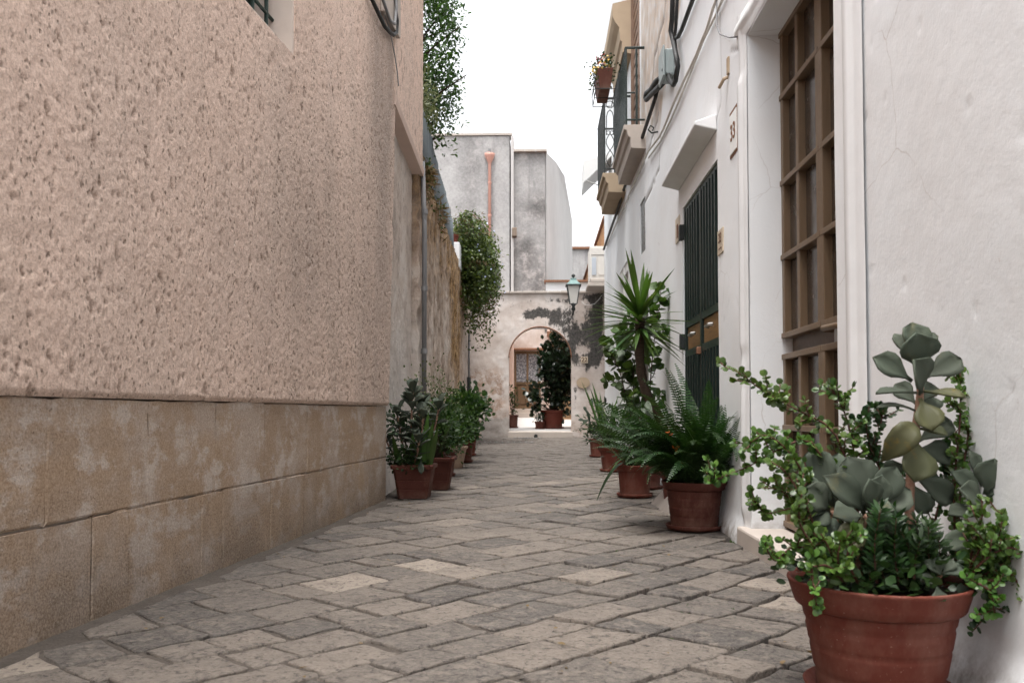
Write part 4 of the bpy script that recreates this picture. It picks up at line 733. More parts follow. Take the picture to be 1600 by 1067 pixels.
for nm, mt, c, q in (('red_flowers', 'fl_red', (.67, 9.66, 4.68), 26), ('yellow_flowers', 'fl_yel', (.74, 9.72, 4.67), 40), ('pale_flowers', 'fl_yel', (.61, 9.62, 4.55), 22)):
    p = RNG.normal(size=(q, 3)) * (.035, .06, .025) + c; scatter(nm, T_ROUND, p, rvec(q), rvec(q) - (0, 1, 0), .03, MAT[mt], fb)
aw = thing('awning', 'small white awning sheet jutting out past the far balcony', 'awning', (.9, 13.5, 4.4))
MB().add([(.66, 13.2, 4.22), (.66, 13.9, 4.18), (1.12, 13.9, 4.62), (1.12, 13.2, 4.66), (.66, 13.2, 4.56), (.66, 13.9, 4.52), (1.12, 13.9, 4.64), (1.12, 13.2, 4.68)], [(4, 5, 6, 7), (0, 4, 7, 3), (0, 1, 5, 4), (1, 2, 6, 5), (0, 3, 2, 1)]).build('sheet', MAT['paint'], aw); MB().tube([(.7, 13.2, 4.25), (1.1, 13.2, 4.1)], .01, 5).build('arm', MAT['steel'], aw)
ac = thing('air_conditioner', 'aged white air conditioning unit on a shelf above the gateway end', 'air conditioner', (1.2, 18.4, 3.4))
MB().box(1.03, 1.36, 18.0, 18.75, 3.46, 4.16).build('case', MAT['acwhite'], ac, bevel=.015)
for a in ((1.06, 1.33, 17.985, 18.002, 3.98, 4.12), (1.07, 1.16, 17.98, 18.002, 3.55, 3.92), (1.2, 1.33, 17.985, 18.002, 3.55, 3.93)): MB().box(*a).build('end_panel', MAT['acgrey'] if a[1] < 1.2 else MAT['acwhite'], ac, bevel=.004)
MB().tube([(1.362, 18.38, 3.8), (1.385, 18.38, 3.8)], .24, 24).build('fan_grille', MAT['iron'], ac)
sh = thing('stone_shelf', 'weathered stone shelf carrying the air conditioner', 'shelf', (1.2, 18.4, 3.3))
for z0, z1, e in ((3.31, 3.38, 0), (3.385, 3.455, .06)): MB().box(.98 + e, 1.75, 17.9, 18.8, z0, z1).build('slab', MAT['palestone'], sh, bevel=.01)
MB().box(1.44, 1.75, 14.9, 18.88, 0, 5.2).build('setback_wall', MAT['trim'], WH); MB().box(1.10, 1.6, 14.7, 14.9, 0, 7.5).build('end_wall', MAT['trim'], WH); MB().box(1.36, 1.62, 18.1, 18.7, 3.46, 4.3).build('recess_box', MAT['limestone'], WH)
# street lamp
L = (gxz(895, 0)[0], GY - .42)
sl = thing('wall_lantern', 'old green lantern on an iron bracket above the arch', 'street lamp', (L[0], GY, 2.95)); KY = 1350 / (GY - .42); lz = lambda py: .7 + (643.5 - py) / KY
mb = MB(); mb.tube([(L[0], GY, lz(488)), (L[0], GY - .2, lz(489)), (L[0], L[1], lz(484)), (L[0], L[1], lz(476))], .022, 8); mb.tube([(L[0], GY, lz(474)), (L[0], GY - .15, lz(480)), (L[0], L[1] + .1, lz(486))], .012, 6); mb.lathe([(.02, 0), (.05, .04), (.03, .10), (.08, .17)], 12, (*L, lz(486))); mb.build('bracket', MAT['iron'], sl, True)
def ring4(r, z): return [(L[0] + r * sx, L[1] + r * sy, z) for sx, sy in ((-1, -1), (1, -1), (1, 1), (-1, 1))]
b, t = ring4(.075, lz(474.5)), ring4(.135, lz(446.5)); 
for i in range(4): MB().tube([b[i], t[i]], .011, 6).build('lantern_bar', MAT['iron'], sl)
for i in range(4):
    j = (i + 1) % 4; s = .93; q = [tuple(L[k] + (p[k] - L[k]) * s if k < 2 else p[k] for k in range(3)) for p in (b[i], b[j], t[j], t[i])]; MB().add(q, [(0, 1, 2, 3)]).build('lantern_pane', MAT['lampglass'], sl)
MB().box(L[0] - .165, L[0] + .165, L[1] - .165, L[1] + .165, lz(447), lz(445)).build('lantern_rim', MAT['iron'], sl)
mb = MB(); r = [ring4(.15, lz(445)), ring4(.09, lz(440)), ring4(.07, lz(438)), ring4(.055, lz(434.5))]; vs = sum(r, []); mb.add(vs, [(k * 4 + i, k * 4 + (i + 1) % 4, k * 4 + 4 + (i + 1) % 4, k * 4 + 4 + i) for k in range(3) for i in range(4)] + [(12, 13, 14, 15)]); mb.build('lantern_roof', MAT['lampgreen'], sl)
MB().lathe([(.02, 0), (.02, .02), (.045, .05), (.03, .085), (0.004, .1)], 12, (*L, lz(434.5))).build('finial', MAT['iron'], sl, True)
# ------------------------------------------------------------------ plants: helpers
def spoon(name, b, t, nrm, width, mat, parent, curl=.12, cup=.17, petiole=.28, thick=.005, nl=7, nw=5):
    b, t, nrm = (np.array(a, float) for a in (b, t, nrm)); y = t - b; L = np.linalg.norm(y); y /= L; z = nrm - nrm.dot(y) * y; z /= np.linalg.norm(z); x = np.cross(y, z)
    V = []; ts = np.linspace(0, 1, nl); curl = curl * .45 if curl < .3 else curl
    for s in ts:
        w = width / 2 * (.13 + .87 * float(sstep(petiole * .4, .62, np.array(s)))) * math.sqrt(max(0, 1 - max(0, (s - .62) / .38) ** 2.3)) if s < 1 else 0.02 * width
        arch = -curl * L * (4 * (s - .5) ** 2 - 1) - curl * L * s * s * .8
        for k in range(nw):
            a = k / (nw - 1) * 2 - 1; V.append(b + y * L * s + x * w * a + z * (arch + cup * w * a * a * 2 + .02 * width * math.sin(5 * s + 3 * a)))
    top = np.array(V); bot = top - z * thick; n = nl * nw; P = np.concatenate([top, bot]); F = []
    for i in range(nl - 1):
        for k in range(nw - 1):
            q = i * nw + k; F += [(q, q + 1, q + nw + 1, q + nw), (n + q, n + q + nw, n + q + nw + 1, n + q + 1)]
    for i in range(nl - 1): F += [(i * nw, (i + 1) * nw, n + (i + 1) * nw, n + i * nw), (i * nw + nw - 1, n + i * nw + nw - 1, n + (i + 1) * nw + nw - 1, (i + 1) * nw + nw - 1)]
    for k in range(nw - 1): q = (nl - 1) * nw + k; F.append((q, q + 1, n + q + 1, n + q)); F.append((k, n + k, n + k + 1, k + 1))
    return link(name, npmesh(name, P, F, True, {'rnd': np.full(len(P), random.random())}), mat, parent)
def curve(pts, n=10):
    pts = np.array(pts, float); m = len(pts)
    if m == 2: return [tuple(pts[0] + (pts[1] - pts[0]) * t) for t in np.linspace(0, 1, n)]
    out = []; P = np.concatenate([[2 * pts[0] - pts[1]], pts, [2 * pts[-1] - pts[-2]]])
    for i in range(m - 1):
        p0, p1, p2, p3 = P[i:i + 4]
        for t in np.linspace(0, 1, max(2, n // (m - 1) + 1), endpoint=(i == m - 2)): out.append(tuple(.5 * (2 * p1 + (p2 - p0) * t + (2 * p0 - 5 * p1 + 4 * p2 - p3) * t * t + (3 * p1 - p0 - 3 * p2 + p3) * t ** 3)))
    return out
def leafy_branch(pts, r, mat_stem, mat_leaf, parent, leaf, step, twig=0.0, T=T_DISC, name='branch', spread=.5, density=1.0):
    """a stem with pairs of leaves and short side twigs; foliage is one sub-part"""
    path = np.array(curve(pts, 14)); mb = MB(); mb.tube(path, [r * (1 - .6 * i / (len(path) - 1)) for i in range(len(path))], 5); lines = [path]
    seglen = np.linalg.norm(np.diff(path, axis=0), axis=1).sum()
    if twig:
        for k in range(int(seglen / twig * 1.4) + 1):
            i = RNG.integers(2, len(path)); p = path[i]; dd = unit(rvec(1)[0] + np.array((0, 0, .35)) + unit(path[i] - path[i - 1]) * .5); L = twig * RNG.uniform(.5, 1.2); tw = np.array([p, p + dd * L * .5 + rvec(1)[0] * L * .08, p + dd * L + np.array((0, 0, .15 * L))])
            mb.tube(tw, r * .4, 4); lines.append(tw)
    o = mb.build(name, mat_stem, parent, smooth=True); P = []; D = []
    for ln in lines:
        L = np.linalg.norm(np.diff(ln, axis=0), axis=1); c = np.concatenate([[0], np.cumsum(L)]); tot = c[-1]
        for s in np.arange(step * .6 if ln is not path else tot * .12, tot + 1e-6, step):
            p = np.array([np.interp(s, c, ln[:, k]) for k in range(3)]); tg = unit(np.array([np.interp(min(tot, s + .01), c, ln[:, k]) for k in range(3)]) - np.array([np.interp(max(0, s - .01), c, ln[:, k]) for k in range(3)]))
            a = unit(np.cross(tg, rvec(1)[0])); 
            if RNG.random() < density: P.append(p); D.append(a + tg * spread)
            if RNG.random() < density: P.append(p); D.append(-a + tg * spread)
        for _ in range(3): P.append(ln[-1]); D.append(unit(ln[-1] - ln[-2]) + rvec(1)[0] * .7)
    P = np.array(P); D = np.array(D); n = len(P); scatter('leaves', T, P, D, rvec(n) * .55 + (-.1, -.7, .8), leaf * RNG.uniform(.6, 1.15, n), mat_leaf, o); return o
def pot_round(parent, c, r, h, mat, saucer=True, grooves=(.35, .62, .9), rim=.05, rb=.66):
    x, y, z = c; rt = r * .84; P = [(r * rb * .98, .012)]
    def rad(t): return r * rb + (rt - r * rb) * t
    for t in np.linspace(0, 1, 30):
        gq = min(abs(t - q) for q in grooves) if grooves else 1; P.append((rad(t) - (.0028 if gq < .017 else 0), .012 + (h - rim - .012) * t))
    P += [(rt, h - rim), (r * .89, h - rim + .001), (r * .915, h - rim + .006), (r * .945, h - rim * .6), (r * .985, h - .012), (r, h - .005), (r * .995, h - .001), (r * .975, h), (r * .945, h - .004), (r * .91, h - .02), (r * .88, h - .05)]
    MB().lathe(P, 48, (x, y, z), True).build('pot', mat, parent, smooth=True)
    sm = MB(); n = 30; vs = [(x, y, z + h - .028)]; 
    for rr in (.45, .89):
        for k in range(n): vs.append((x + r * rr * math.cos(2 * math.pi * k / n), y + r * rr * math.sin(2 * math.pi * k / n), z + h - .03 + random.uniform(-.008, .008)))
    sm.add(vs, [(0, 1 + k, 1 + (k + 1) % n) for k in range(n)] + [(1 + k, 1 + n + k, 1 + n + (k + 1) % n, 1 + (k + 1) % n) for k in range(n)]).build('soil', MAT['soil'], parent, smooth=True)
    if saucer: rs = r * rb; MB().lathe([(rs * 1.0, 0), (rs * 1.18, .006), (rs * 1.26, .03), (rs * 1.22, .032), (rs * 1.12, .012), (rs * .5, .011)], 40, (x, y, z)).build('saucer', mat, parent, smooth=True)
def bush(parent, base, c, rad, n, size, mat, T=T_OVAL, clumps=14, stemr=.006, name='foliage', up=.3, smat='bark', cs=.34, width=1.0):
    base = np.array(base); c = np.array(c); rad = np.array(rad); q = rvec(clumps) * RNG.uniform(.35, 1, (clumps, 1)) ** .6 * rad + c; mb = MB()
    for p in q:
        m = base + (p - base) * .5 + RNG.normal(size=3) * rad * .12; mb.tube(curve([base + RNG.normal(size=3) * (.02, .02, 0), m, p], 6), [stemr, stemr * .4], 5)
    mb.build('stems', MAT[smat], parent, smooth=True)
    k = RNG.integers(0, clumps, n); p = q[k] + RNG.normal(size=(n, 3)) * rad * cs; d = unit(p - q[k]) + rvec(n) * .5 + (0, 0, up)
    return scatter(name, T, p, d, rvec(n) * .7 + (0, -.25, .8), size * RNG.uniform(.55, 1.2, n), mat, parent, width)
def sword(name, b, d, L, w, mat, parent, droop=.35, fold=.25, nl=8):
    b = np.array(b, float); d = unit(np.array(d, float)); side = np.cross(d, (0, 0, 1.0)); side = unit(side) if np.linalg.norm(side) > .05 else np.array((1.0, 0, 0)); up = np.cross(side, d); V = []
    for i in range(nl):
        t = i / (nl - 1); c = b + d * L * t + np.array((0, 0, -1.0)) * droop * L * t * t * math.hypot(d[0], d[1]) ; ww = w / 2 * (.55 + .75 * math.sin(min(1, t * 1.6) * 1.57)) * (1 - t ** 3) / 1.25 + .0006
        V += [c - side * ww + up * ww * fold, c, c + side * ww + up * ww * fold]
    F = [(i * 3 + k, i * 3 + k + 1, i * 3 + k + 4, i * 3 + k + 3) for i in range(nl - 1) for k in (0, 1)]
    return link(name, npmesh(name, V, F, True, {'rnd': np.full(len(V), random.random())}), mat, parent)
def frond_mesh(L, droop, seed, wid=.050):
    """one sword fern frond standing at the origin and arching toward +x"""
    r = np.random.default_rng(seed); n = int(L / .0165); V = []; F = []; el = R_(62); pts = []
    p = np.zeros(3); step = L / n
    for i in range(n + 1): a = el - droop * (i / n) ** 1.5; pts.append(p.copy()); p = p + step * np.array((math.cos(a), .10 * math.sin(i / n * 2 + seed), math.sin(a)))
    pts = np.array(pts); rn = []
    for i in range(n - 1):
        q = len(V); w = .0022 * (1 - i / n) + .0006; V += [pts[i] + (0, w, 0), pts[i] - (0, w, 0), pts[i + 1] - (0, w * .9, 0), pts[i + 1] + (0, w * .9, 0)]; F.append((q, q + 1, q + 2, q + 3))
    for i in range(2, n):
        t = i / n; l = wid * math.sin(min(1, .22 + t * 1.5) * 1.57) * (1 - max(0, (t - .35) / .65) ** 1.7) + .003; tg = unit(pts[min(i + 1, n)] - pts[i - 1]); nm = np.cross(tg, (0, 1, 0))
        for s in (-1, 1):
            d = unit(np.array((0, s, 0)) + tg * .35 - nm * s * 0 + np.array((0, 0, -.18)) + r.normal(size=3) * .07); b = pts[i]; h = tg * .0062; q = len(V)
            V += [b - h * .7, b + h * .7, b + d * l * .65 + h, b + d * l, b + d * l * .65 - h * .6]; F += [(q, q + 1, q + 2, q + 4), (q + 4, q + 2, q + 3, q + 3)]
    V = np.array(V); Fq = [f for f in F if f[2] != f[3]]; Ft = [f[:3] for f in F if f[2] == f[3]]
    me = bpy.data.meshes.new('frond'); me.from_pydata([tuple(v) for v in V], [], [*Fq, *Ft]); a = me.attributes.new('rnd', 'FLOAT', 'POINT'); a.data.foreach_set('value', r.random(len(V)).astype(np.float32)); me.update(); return me
FRONDS = [frond_mesh(L, dr, i) for i, (L, dr) in enumerate(((.55, .9), (.65, 1.2), (.5, 1.6), (.72, .75), (.42, 1.3), (.6, 2.0), (.35, 1.7)))]
def frond(parent, b, az, tilt, k, s=1.0, mat=None, roll=0):
    M = Matrix.Translation(b) @ Matrix.Rotation(az, 4, 'Z') @ Matrix.Rotation(-tilt, 4, 'Y') @ Matrix.Rotation(roll, 4, 'X') @ Matrix.Scale(s, 4)
    return link('frond', FRONDS[k % len(FRONDS)], mat or MAT['fern'], parent, M)

# ------------------------------------------------------------------ big succulent pot, front right
PX, PY, PS = .83, 2.175, 1350.0
def q(px, py, dy=0.0): Y = PY + dy; return np.array(((px - 845) / PS * Y, Y, .7 - (py - 643.5) / PS * Y))     # photo measure at the pot's distance
T1 = thing('potted_succulent', 'big terracotta pot of grey green succulents and trailing jade bush at right front', 'potted plant', (PX, PY, 0))
pot_round(T1, (PX, PY, .006), .215, .285, MAT['terra'], grooves=(.2, .245, .5, .555, .78, .82), rim=.066)
def succ(parent, stem, leaves, r=.008, name='succulent_stem'):
    pts = curve([q(*s) for s in stem], 12); o = MB().tube(pts, [r * (1.25 - .5 * i / len(pts)) for i in range(len(pts))], 8).build(name, MAT['stemred'], parent, smooth=True)
    for b, t, w, dyb, dyt, mt, curl, nz_ in leaves:
        spoon('leaf', q(*b, dyb), q(*t, dyt), (RNG.normal() * .25, -1, nz_), w / PS * PY, MAT[mt], o, curl)
    return o
K, Y_ = 'kal', 'kyel'
succ(T1, [(1408, 905), (1409, 830), (1411, 756), (1416, 700), (1424, 650), (1429, 610), (1427, 570), (1425, 548)], [
  ((1424, 566), (1419, 505), 50, .03, .04, K, .1, .3), ((1425, 580), (1426, 523), 62, -.005, -.05, K, .1, .5), ((1430, 616), (1424, 564), 58, -.01, -.07, K, .12, .9), ((1434, 592), (1493, 561), 42, 0, .0, K, .1, .3), ((1417, 596), (1360, 558), 40, 0, -.01, K, .1, .35),
  ((1424, 613), (1362, 612), 20, -.01, -.05, K, .06, 2.2), ((1434, 611), (1498, 619), 24, -.01, -.05, Y_, .05, 1.6), ((1414, 562), (1391, 522), 22, .02, .05, K, .1, .2), ((1436, 557), (1451, 520), 20, .02, .05, K, .1, .2), ((1424, 632), (1390, 600), 32, .02, .06, K, .1, .2), ((1433, 628), (1449, 600), 28, .02, .06, K, .1, .2),
  ((1434, 650), (1455, 622), 28, .03, .08, K, .1, .3), ((1421, 640), (1364, 632), 12, -.01, -.05, K, .15, 2.5), ((1428, 622), (1447, 671), 44, -.01, -.055, Y_, .12, .2), ((1418, 662), (1380, 708), 42, -.01, -.06, Y_, .42, .5), ((1420, 682), (1421, 750), 58, -.012, -.05, Y_, .14, .1),
  ((1424, 668), (1470, 676), 22, .0, -.02, Y_, .1, 1.3), ((1422, 690), (1476, 655), 40, .03, .08, K, .1, .4), ((1418, 700), (1475, 712), 42, .03, .05, K, .15, .5), ((1414, 740), (1478, 780), 42, .02, .03, K, .15, .3), ((1414, 690), (1380, 700), 36, .03, .07, K, .12, .3), ((1412, 725), (1370, 735), 30, .04, .08, K, .12, .3), ((1414, 748), (1452, 735), 40, .05, .10, K, .12, .3), ((1412, 750), (1438, 800), 34, .02, .02, K, .2, .3)], .010)
succ(T1, [(1332, 900, -.03), (1334, 860, -.04), (1338, 825, -.05), (1345, 800, -.05)], [
  ((1345, 795), (1318, 712), 66, -.04, -.02, K, .12, .4), ((1348, 795), (1392, 728), 46, -.05, -.06, K, .14, .5), ((1348, 800), (1370, 742), 40, -.06, -.09, K, .14, .5), ((1352, 800), (1412, 762), 50, -.05, -.06, K, .2, .6), ((1342, 800), (1288, 742), 46, -.06, -.11, K, .25, .6), ((1350, 798), (1352, 748), 34, -.07, -.11, K, .1, .6),
  ((1340, 806), (1306, 852), 42, -.06, -.11, Y_, .2, .4), ((1348, 806), (1408, 832), 34, -.06, -.07, K, .2, .8), ((1340, 804), (1296, 800), 46, -.05, -.07, K, .2, 1.2), ((1345, 800), (1384, 790), 30, -.08, -.13, K, .2, 1.2)], .009)
succ(T1, [(1322, 900, 0), (1312, 860, -.01), (1300, 820, -.01), (1294, 795, -.01)], [
  ((1292, 790), (1262, 698), 56, 0, .02, K, .12, .3), ((1295, 790), (1304, 706), 48, .01, .03, K, .12, .3), ((1290, 800), (1226, 792), 34, -.02, -.06, K, .2, 1.0), ((1290, 792), (1238, 744), 36, 0, .0, K, .15, .4), ((1288, 796), (1252, 762), 50, -.02, -.05, K, .2, .5), ((1296, 805), (1292, 838), 44, -.03, -.07, K, .2, .6), ((1298, 790), (1322, 720), 40, .03, .08, K, .1, .3), ((1290, 798), (1262, 812), 38, -.02, -.06, K, .2, .9)], .008)
succ(T1, [(1488, 900, .02), (1502, 860, .03), (1518, 815, .03), (1526, 775, .03), (1528, 750, .03)], [
  ((1526, 772), (1578, 738), 64, -.02, -.06, K, .12, .5), ((1524, 770), (1540, 716), 52, -.02, -.05, K, .12, .5), ((1520, 790), (1490, 760), 44, -.02, -.07, K, .12, .6), ((1528, 765), (1556, 702), 38, .03, .04, K, .1, .3), ((1526, 765), (1530, 700), 38, .04, .06, K, .1, .3), ((1524, 770), (1504, 702), 26, .03, .02, K, .1, .4), ((1522, 782), (1478, 734), 36, .02, -.01, K, .15, .6), ((1520, 798), (1470, 797), 32, .01, -.03, K, .1, 1.4), ((1512, 828), (1460, 848), 32, .0, -.05, K, .15, .6), ((1524, 790), (1560, 775), 40, .02, .01, K, .2, .9)], .008)
succ(T1, [(1440, 905, -.09), (1448, 898, -.10), (1456, 892, -.11)], [((1448, 908), (1456, 942), 26, -.12, -.15, K, .15, .3), ((1456, 893), (1432, 870), 18, -.11, -.12, K, .1, .5), ((1456, 892), (1448, 866), 18, -.11, -.11, K, .1, .5), ((1458, 892), (1492, 880), 20, -.11, -.12, K, .1, .9), ((1458, 890), (1474, 868), 20, -.11, -.11, K, .1, .5), ((1454, 896), (1426, 900), 18, -.11, -.13, K, .1, .8)], .005, 'young_shoot')
J = [ # jade branches: (path, leaf size, twig)
  [(1345, 890, .05), (1330, 790, .06), (1300, 680, .07), (1240, 640, .06), (1195, 615, .04), (1145, 578, .02)], [(1320, 890, .03), (1300, 780, .03), (1262, 690, .0), (1205, 705, -.02), (1165, 728, -.03), (1112, 748, -.05)], [(1300, 890, .02), (1280, 800, .0), (1235, 715, -.02), (1195, 680, -.04), (1170, 690, -.05)], [(1310, 890, .05), (1330, 760, .08), (1318, 660, .09), (1292, 600, .09)],
  [(1360, 890, .06), (1370, 760, .09), (1350, 690, .1), (1345, 650, .1)], [(1350, 890, .06), (1330, 780, .1), (1362, 690, .11), (1372, 640, .11)], [(1290, 890, -.03), (1262, 840, -.06), (1222, 770, -.08), (1185, 760, -.10)], [(1290, 890, -.05), (1262, 860, -.10), (1232, 850, -.12), (1205, 872, -.12), (1190, 850, -.12)], [(1285, 890, -.08), (1262, 865, -.14), (1262, 905, -.18), (1268, 945, -.18)], [(1275, 885, -.06), (1250, 830, -.08), (1248, 790, -.08), (1195, 800, -.08), (1180, 785, -.08)],
  [(1480, 890, .05), (1485, 780, .08), (1500, 680, .09), (1512, 600, .095), (1519, 538, .10)], [(1478, 890, .04), (1478, 760, .06), (1488, 660, .06), (1490, 598, .06)], [(1500, 900, -.02), (1530, 850, -.05), (1565, 800, -.06), (1605, 740, -.07)], [(1500, 900, -.03), (1540, 850, -.08), (1582, 850, -.10), (1600, 800, -.1)], [(1500, 905, -.02), (1535, 870, -.06), (1575, 865, -.08), (1590, 900, -.08), (1565, 925, -.09)], [(1495, 905, -.05), (1515, 890, -.10), (1528, 940, -.11), (1500, 978, -.11)], [(1490, 900, -.06), (1505, 850, -.11), (1520, 800, -.12)], [(1490, 905, -.08), (1510, 860, -.13), (1545, 830, -.14)], [(1300, 900, -.09), (1290, 860, -.13), (1275, 830, -.14)], [(1310, 905, -.11), (1300, 870, -.15), (1306, 840, -.16)],
  [(1490, 905, -.09), (1520, 870, -.14), (1560, 850, -.15), (1595, 870, -.15)], [(1495, 905, -.06), (1540, 880, -.11), (1590, 830, -.12), (1612, 790, -.12)], [(1490, 905, -.08), (1530, 900, -.13), (1560, 890, -.14), (1575, 915, -.14)], [(1492, 905, -.06), (1530, 850, -.10), (1550, 800, -.11)], [(1490, 905, -.10), (1512, 905, -.14), (1530, 920, -.15), (1535, 950, -.15)], [(1500, 900, .0), (1545, 830, -.03), (1590, 770, -.05)], [(1300, 900, -.10), (1270, 860, -.14), (1245, 820, -.15), (1240, 790, -.15)], [(1310, 905, -.12), (1285, 880, -.16), (1262, 880, -.18)], [(1330, 905, -.13), (1315, 870, -.16), (1320, 840, -.16)], [(1290, 900, -.05), (1258, 800, -.08), (1225, 740, -.10), (1200, 720, -.10)],
  [(1440, 880, .08), (1450, 800, .12), (1470, 740, .13), (1465, 690, .13)], [(1400, 890, .1), (1392, 800, .13), (1400, 740, .14)]]
for i, path in enumerate(J): leafy_branch([q(*p) for p in path], .0042, MAT['jstem'], MAT['jade'] if i not in (4, 5, 30, 31, 15) else MAT['jdark'], T1, .0178, .0105, .04, name='jade_branch', density=.85)
bush(T1, q(1360, 905), q(1360, 885, -.02), (.16, .13, .04), 900, .026, MAT['jdark'], T_ROUND, clumps=30, name='ground_leaves', stemr=.002)
for i in range(30):
    x = 1345 + i * 3.8 + RNG.uniform(-5, 5); d = RNG.uniform(-.15, .06); h = RNG.uniform(45, 115); leafy_branch([q(x, 905, d), q(x + RNG.uniform(-8, 8), 905 - h * .5, d), q(x + RNG.uniform(-16, 16), 905 - h, d - .01)], .0022, MAT['jstem'], MAT['fern'], T1, .034, .0042, 0, T=T_LANCE, name='needle_stem', spread=.7)

# ------------------------------------------------------------------ right row of pots
def loc(x, y): return (x, y, gz(y) + .006)
T2 = thing('potted_fern', 'round terracotta pot overflowing with dark sword ferns by the green door', 'potted plant', loc(.907, 5.17)); P2 = loc(.907, 5.17)
pot_round(T2, P2, .192, .285, MAT['terra2'], grooves=(.3, .55, .8), rim=.05, rb=.7)
c = np.array(P2) + (0, 0, .27)
for k in range(165):
    az = RNG.uniform(0, 2 * math.pi); rr = RNG.uniform(0, .12); tl = RNG.uniform(-.3, .45); frond(T2, tuple(c + (rr * math.cos(az), rr * math.sin(az), 0)), az, tl, int(RNG.integers(0, 7)), RNG.uniform(.8, 1.22) * (.72 if math.cos(az) > .35 else 1), roll=RNG.uniform(-.5, .5))
for dx, dy, az, s in ((.03, -.02, 2.0, 1.15), (.12, 0, .8, .95), (-.05, .05, 2.6, 1.0)): frond(T2, tuple(c + (dx, dy, 0)), az, .35, 3, s)
for k in range(26): frond(T2, tuple(c + (RNG.uniform(-.12, .14), RNG.uniform(-.1, .1), 0)), RNG.uniform(0, 6.28), RNG.uniform(.2, .5), int(RNG.integers(0, 7)), RNG.uniform(.85, 1.1), roll=RNG.uniform(-.5, .5))
for k in range(70): az = RNG.uniform(2.0, 5.0); frond(T2, tuple(c + (RNG.uniform(-.14, .06), RNG.uniform(-.12, .08), RNG.uniform(0, .05))), az, RNG.uniform(-.35, .25), int(RNG.integers(0, 7)), RNG.uniform(.6, 1.0), roll=RNG.uniform(-.6, .6))
for k in range(9): spoon('leaf', c + (-.24 + RNG.normal() * .02, -.02 + RNG.normal() * .05, .10 + k * .035), c + (-.24 + RNG.normal() * .09, -.05 + RNG.normal() * .09, .17 + k * .04), (RNG.normal() * .6, -1, .6), .045, MAT['kal'], T2)
for k in range(3): p = c + (-.17 + .04 * k, -.15, .30 - .09 * k); scatter('orange_petals', T_OVAL, p + RNG.normal(size=(4, 3)) * .006, rvec(4) + (0, 0, 1), rvec(4), .028, MAT['fl_org'], T2)
TY = thing('potted_yucca', 'tall spiky yucca on a bare trunk behind the ferns', 'potted plant', loc(.97, 6.2)); PYc = loc(.97, 6.2)
pot_round(TY, PYc, .13, .26, MAT['terra2'], rb=.7); hd = np.array((.70, 6.1, 1.36))
pth = curve([np.array(PYc) + (0, 0, .2), (.86, 6.13, .6), (.735, 6.1, .85), (.695, 6.1, 1.1), hd], 16); tr = MB().tube(pth, [.034 + .004 * math.sin(i * 2.1) for i in range(len(pth))], 9).build('trunk', MAT['bark'], TY, smooth=True)
for k in range(92):
    z = RNG.uniform(-.55, 1) ; az = RNG.uniform(0, 2 * math.pi); d = (math.cos(az) * math.sqrt(1 - min(.98, z * z)), math.sin(az) * math.sqrt(1 - min(.98, z * z)), z)
    sword('leaf', hd + np.array((0, 0, -.05 + .09 * z)) + np.array(d) * .02, d, RNG.uniform(.30, .44) * (1.05 if z > .2 else .95), .035, MAT['yucca'], tr, droop=RNG.uniform(.02, .3))
T3 = thing('potted_fern', 'terracotta pot with a blue green fern and one drooping strap leaf', 'potted plant', loc(.745, 6.92)); P3 = loc(.745, 6.92); pot_round(T3, P3, .155, .255, MAT['terra'], rb=.74, grooves=(.5,)); c = np.array(P3) + (0, 0, .24)
for k in range(26): az = RNG.uniform(0, 2 * math.pi); frond(T3, tuple(c + (.06 * math.cos(az), .06 * math.sin(az), 0)), az, RNG.uniform(-.3, .25), int(RNG.integers(0, 7)), RNG.uniform(.55, .8))
sword('strap_leaf', c + (-.02, -.05, .02), (-.75, -.5, .45), .42, .05, MAT['fern'], T3, droop=1.3); sword('strap_leaf', c + (0, -.05, .02), (-.5, -.4, .6), .36, .03, MAT['yucca'], T3, droop=1.1)
bush(T3, c, c + (.02, .05, .28), (.16, .14, .18), 900, .04, MAT['jdark'], T_LANCE, up=.6)
T3b = thing('potted_vine', 'broad leaved climbing plant beside the yucca trunk', 'potted plant', loc(.92, 7.55)); P = loc(.92, 7.55); pot_round(T3b, P, .15, .26, MAT['terra2'], rb=.72); c = np.array(P) + (0, 0, .24)
for path in ([(0, 0, 0), (-.10, 0, .45), (-.12, -.1, .8), (-.05, -.15, 1.05)], [(0, 0, 0), (-.05, .05, .5), (-.18, 0, .95), (-.16, -.1, 1.25)], [(0, 0, 0), (.02, 0, .5), (.05, -.1, 1.0), (.1, -.15, 1.35)], [(0, 0, 0), (-.15, -.1, .4), (-.24, -.15, .75), (-.30, -.15, .9)]):
    leafy_branch([c + np.array(p) for p in path], .008, MAT['bark'], MAT['ivy'], T3b, .095, .05, .14, T=T_ROUND, spread=.3, density=.8)
T4 = thing('potted_sansevieria', 'wide terracotta pot with tall sword leaves third along the far right row', 'potted plant', loc(.80, 9.45)); P = loc(.80, 9.45); pot_round(T4, P, .185, .27, MAT['terra'], rb=.7, grooves=()); c = np.array(P) + (0, 0, .24)
for k in range(15): az = RNG.uniform(0, 2 * math.pi); sword('leaf', c + (.07 * math.cos(az) - .02, .07 * math.sin(az), 0), (.35 * math.cos(az), .35 * math.sin(az), 1), RNG.uniform(.4, .85), .06, MAT['yucca'], T4, droop=.1, fold=.4)
bush(T4, c, c + (-.02, -.02, .22), (.2, .18, .17), 1100, .045, MAT['jdark'], T_LANCE, up=.4)
for k in range(14): az = RNG.uniform(0, 2 * math.pi); frond(T4, tuple(c), az, RNG.uniform(-.2, .2), int(RNG.integers(0, 7)), RNG.uniform(.5, .75))
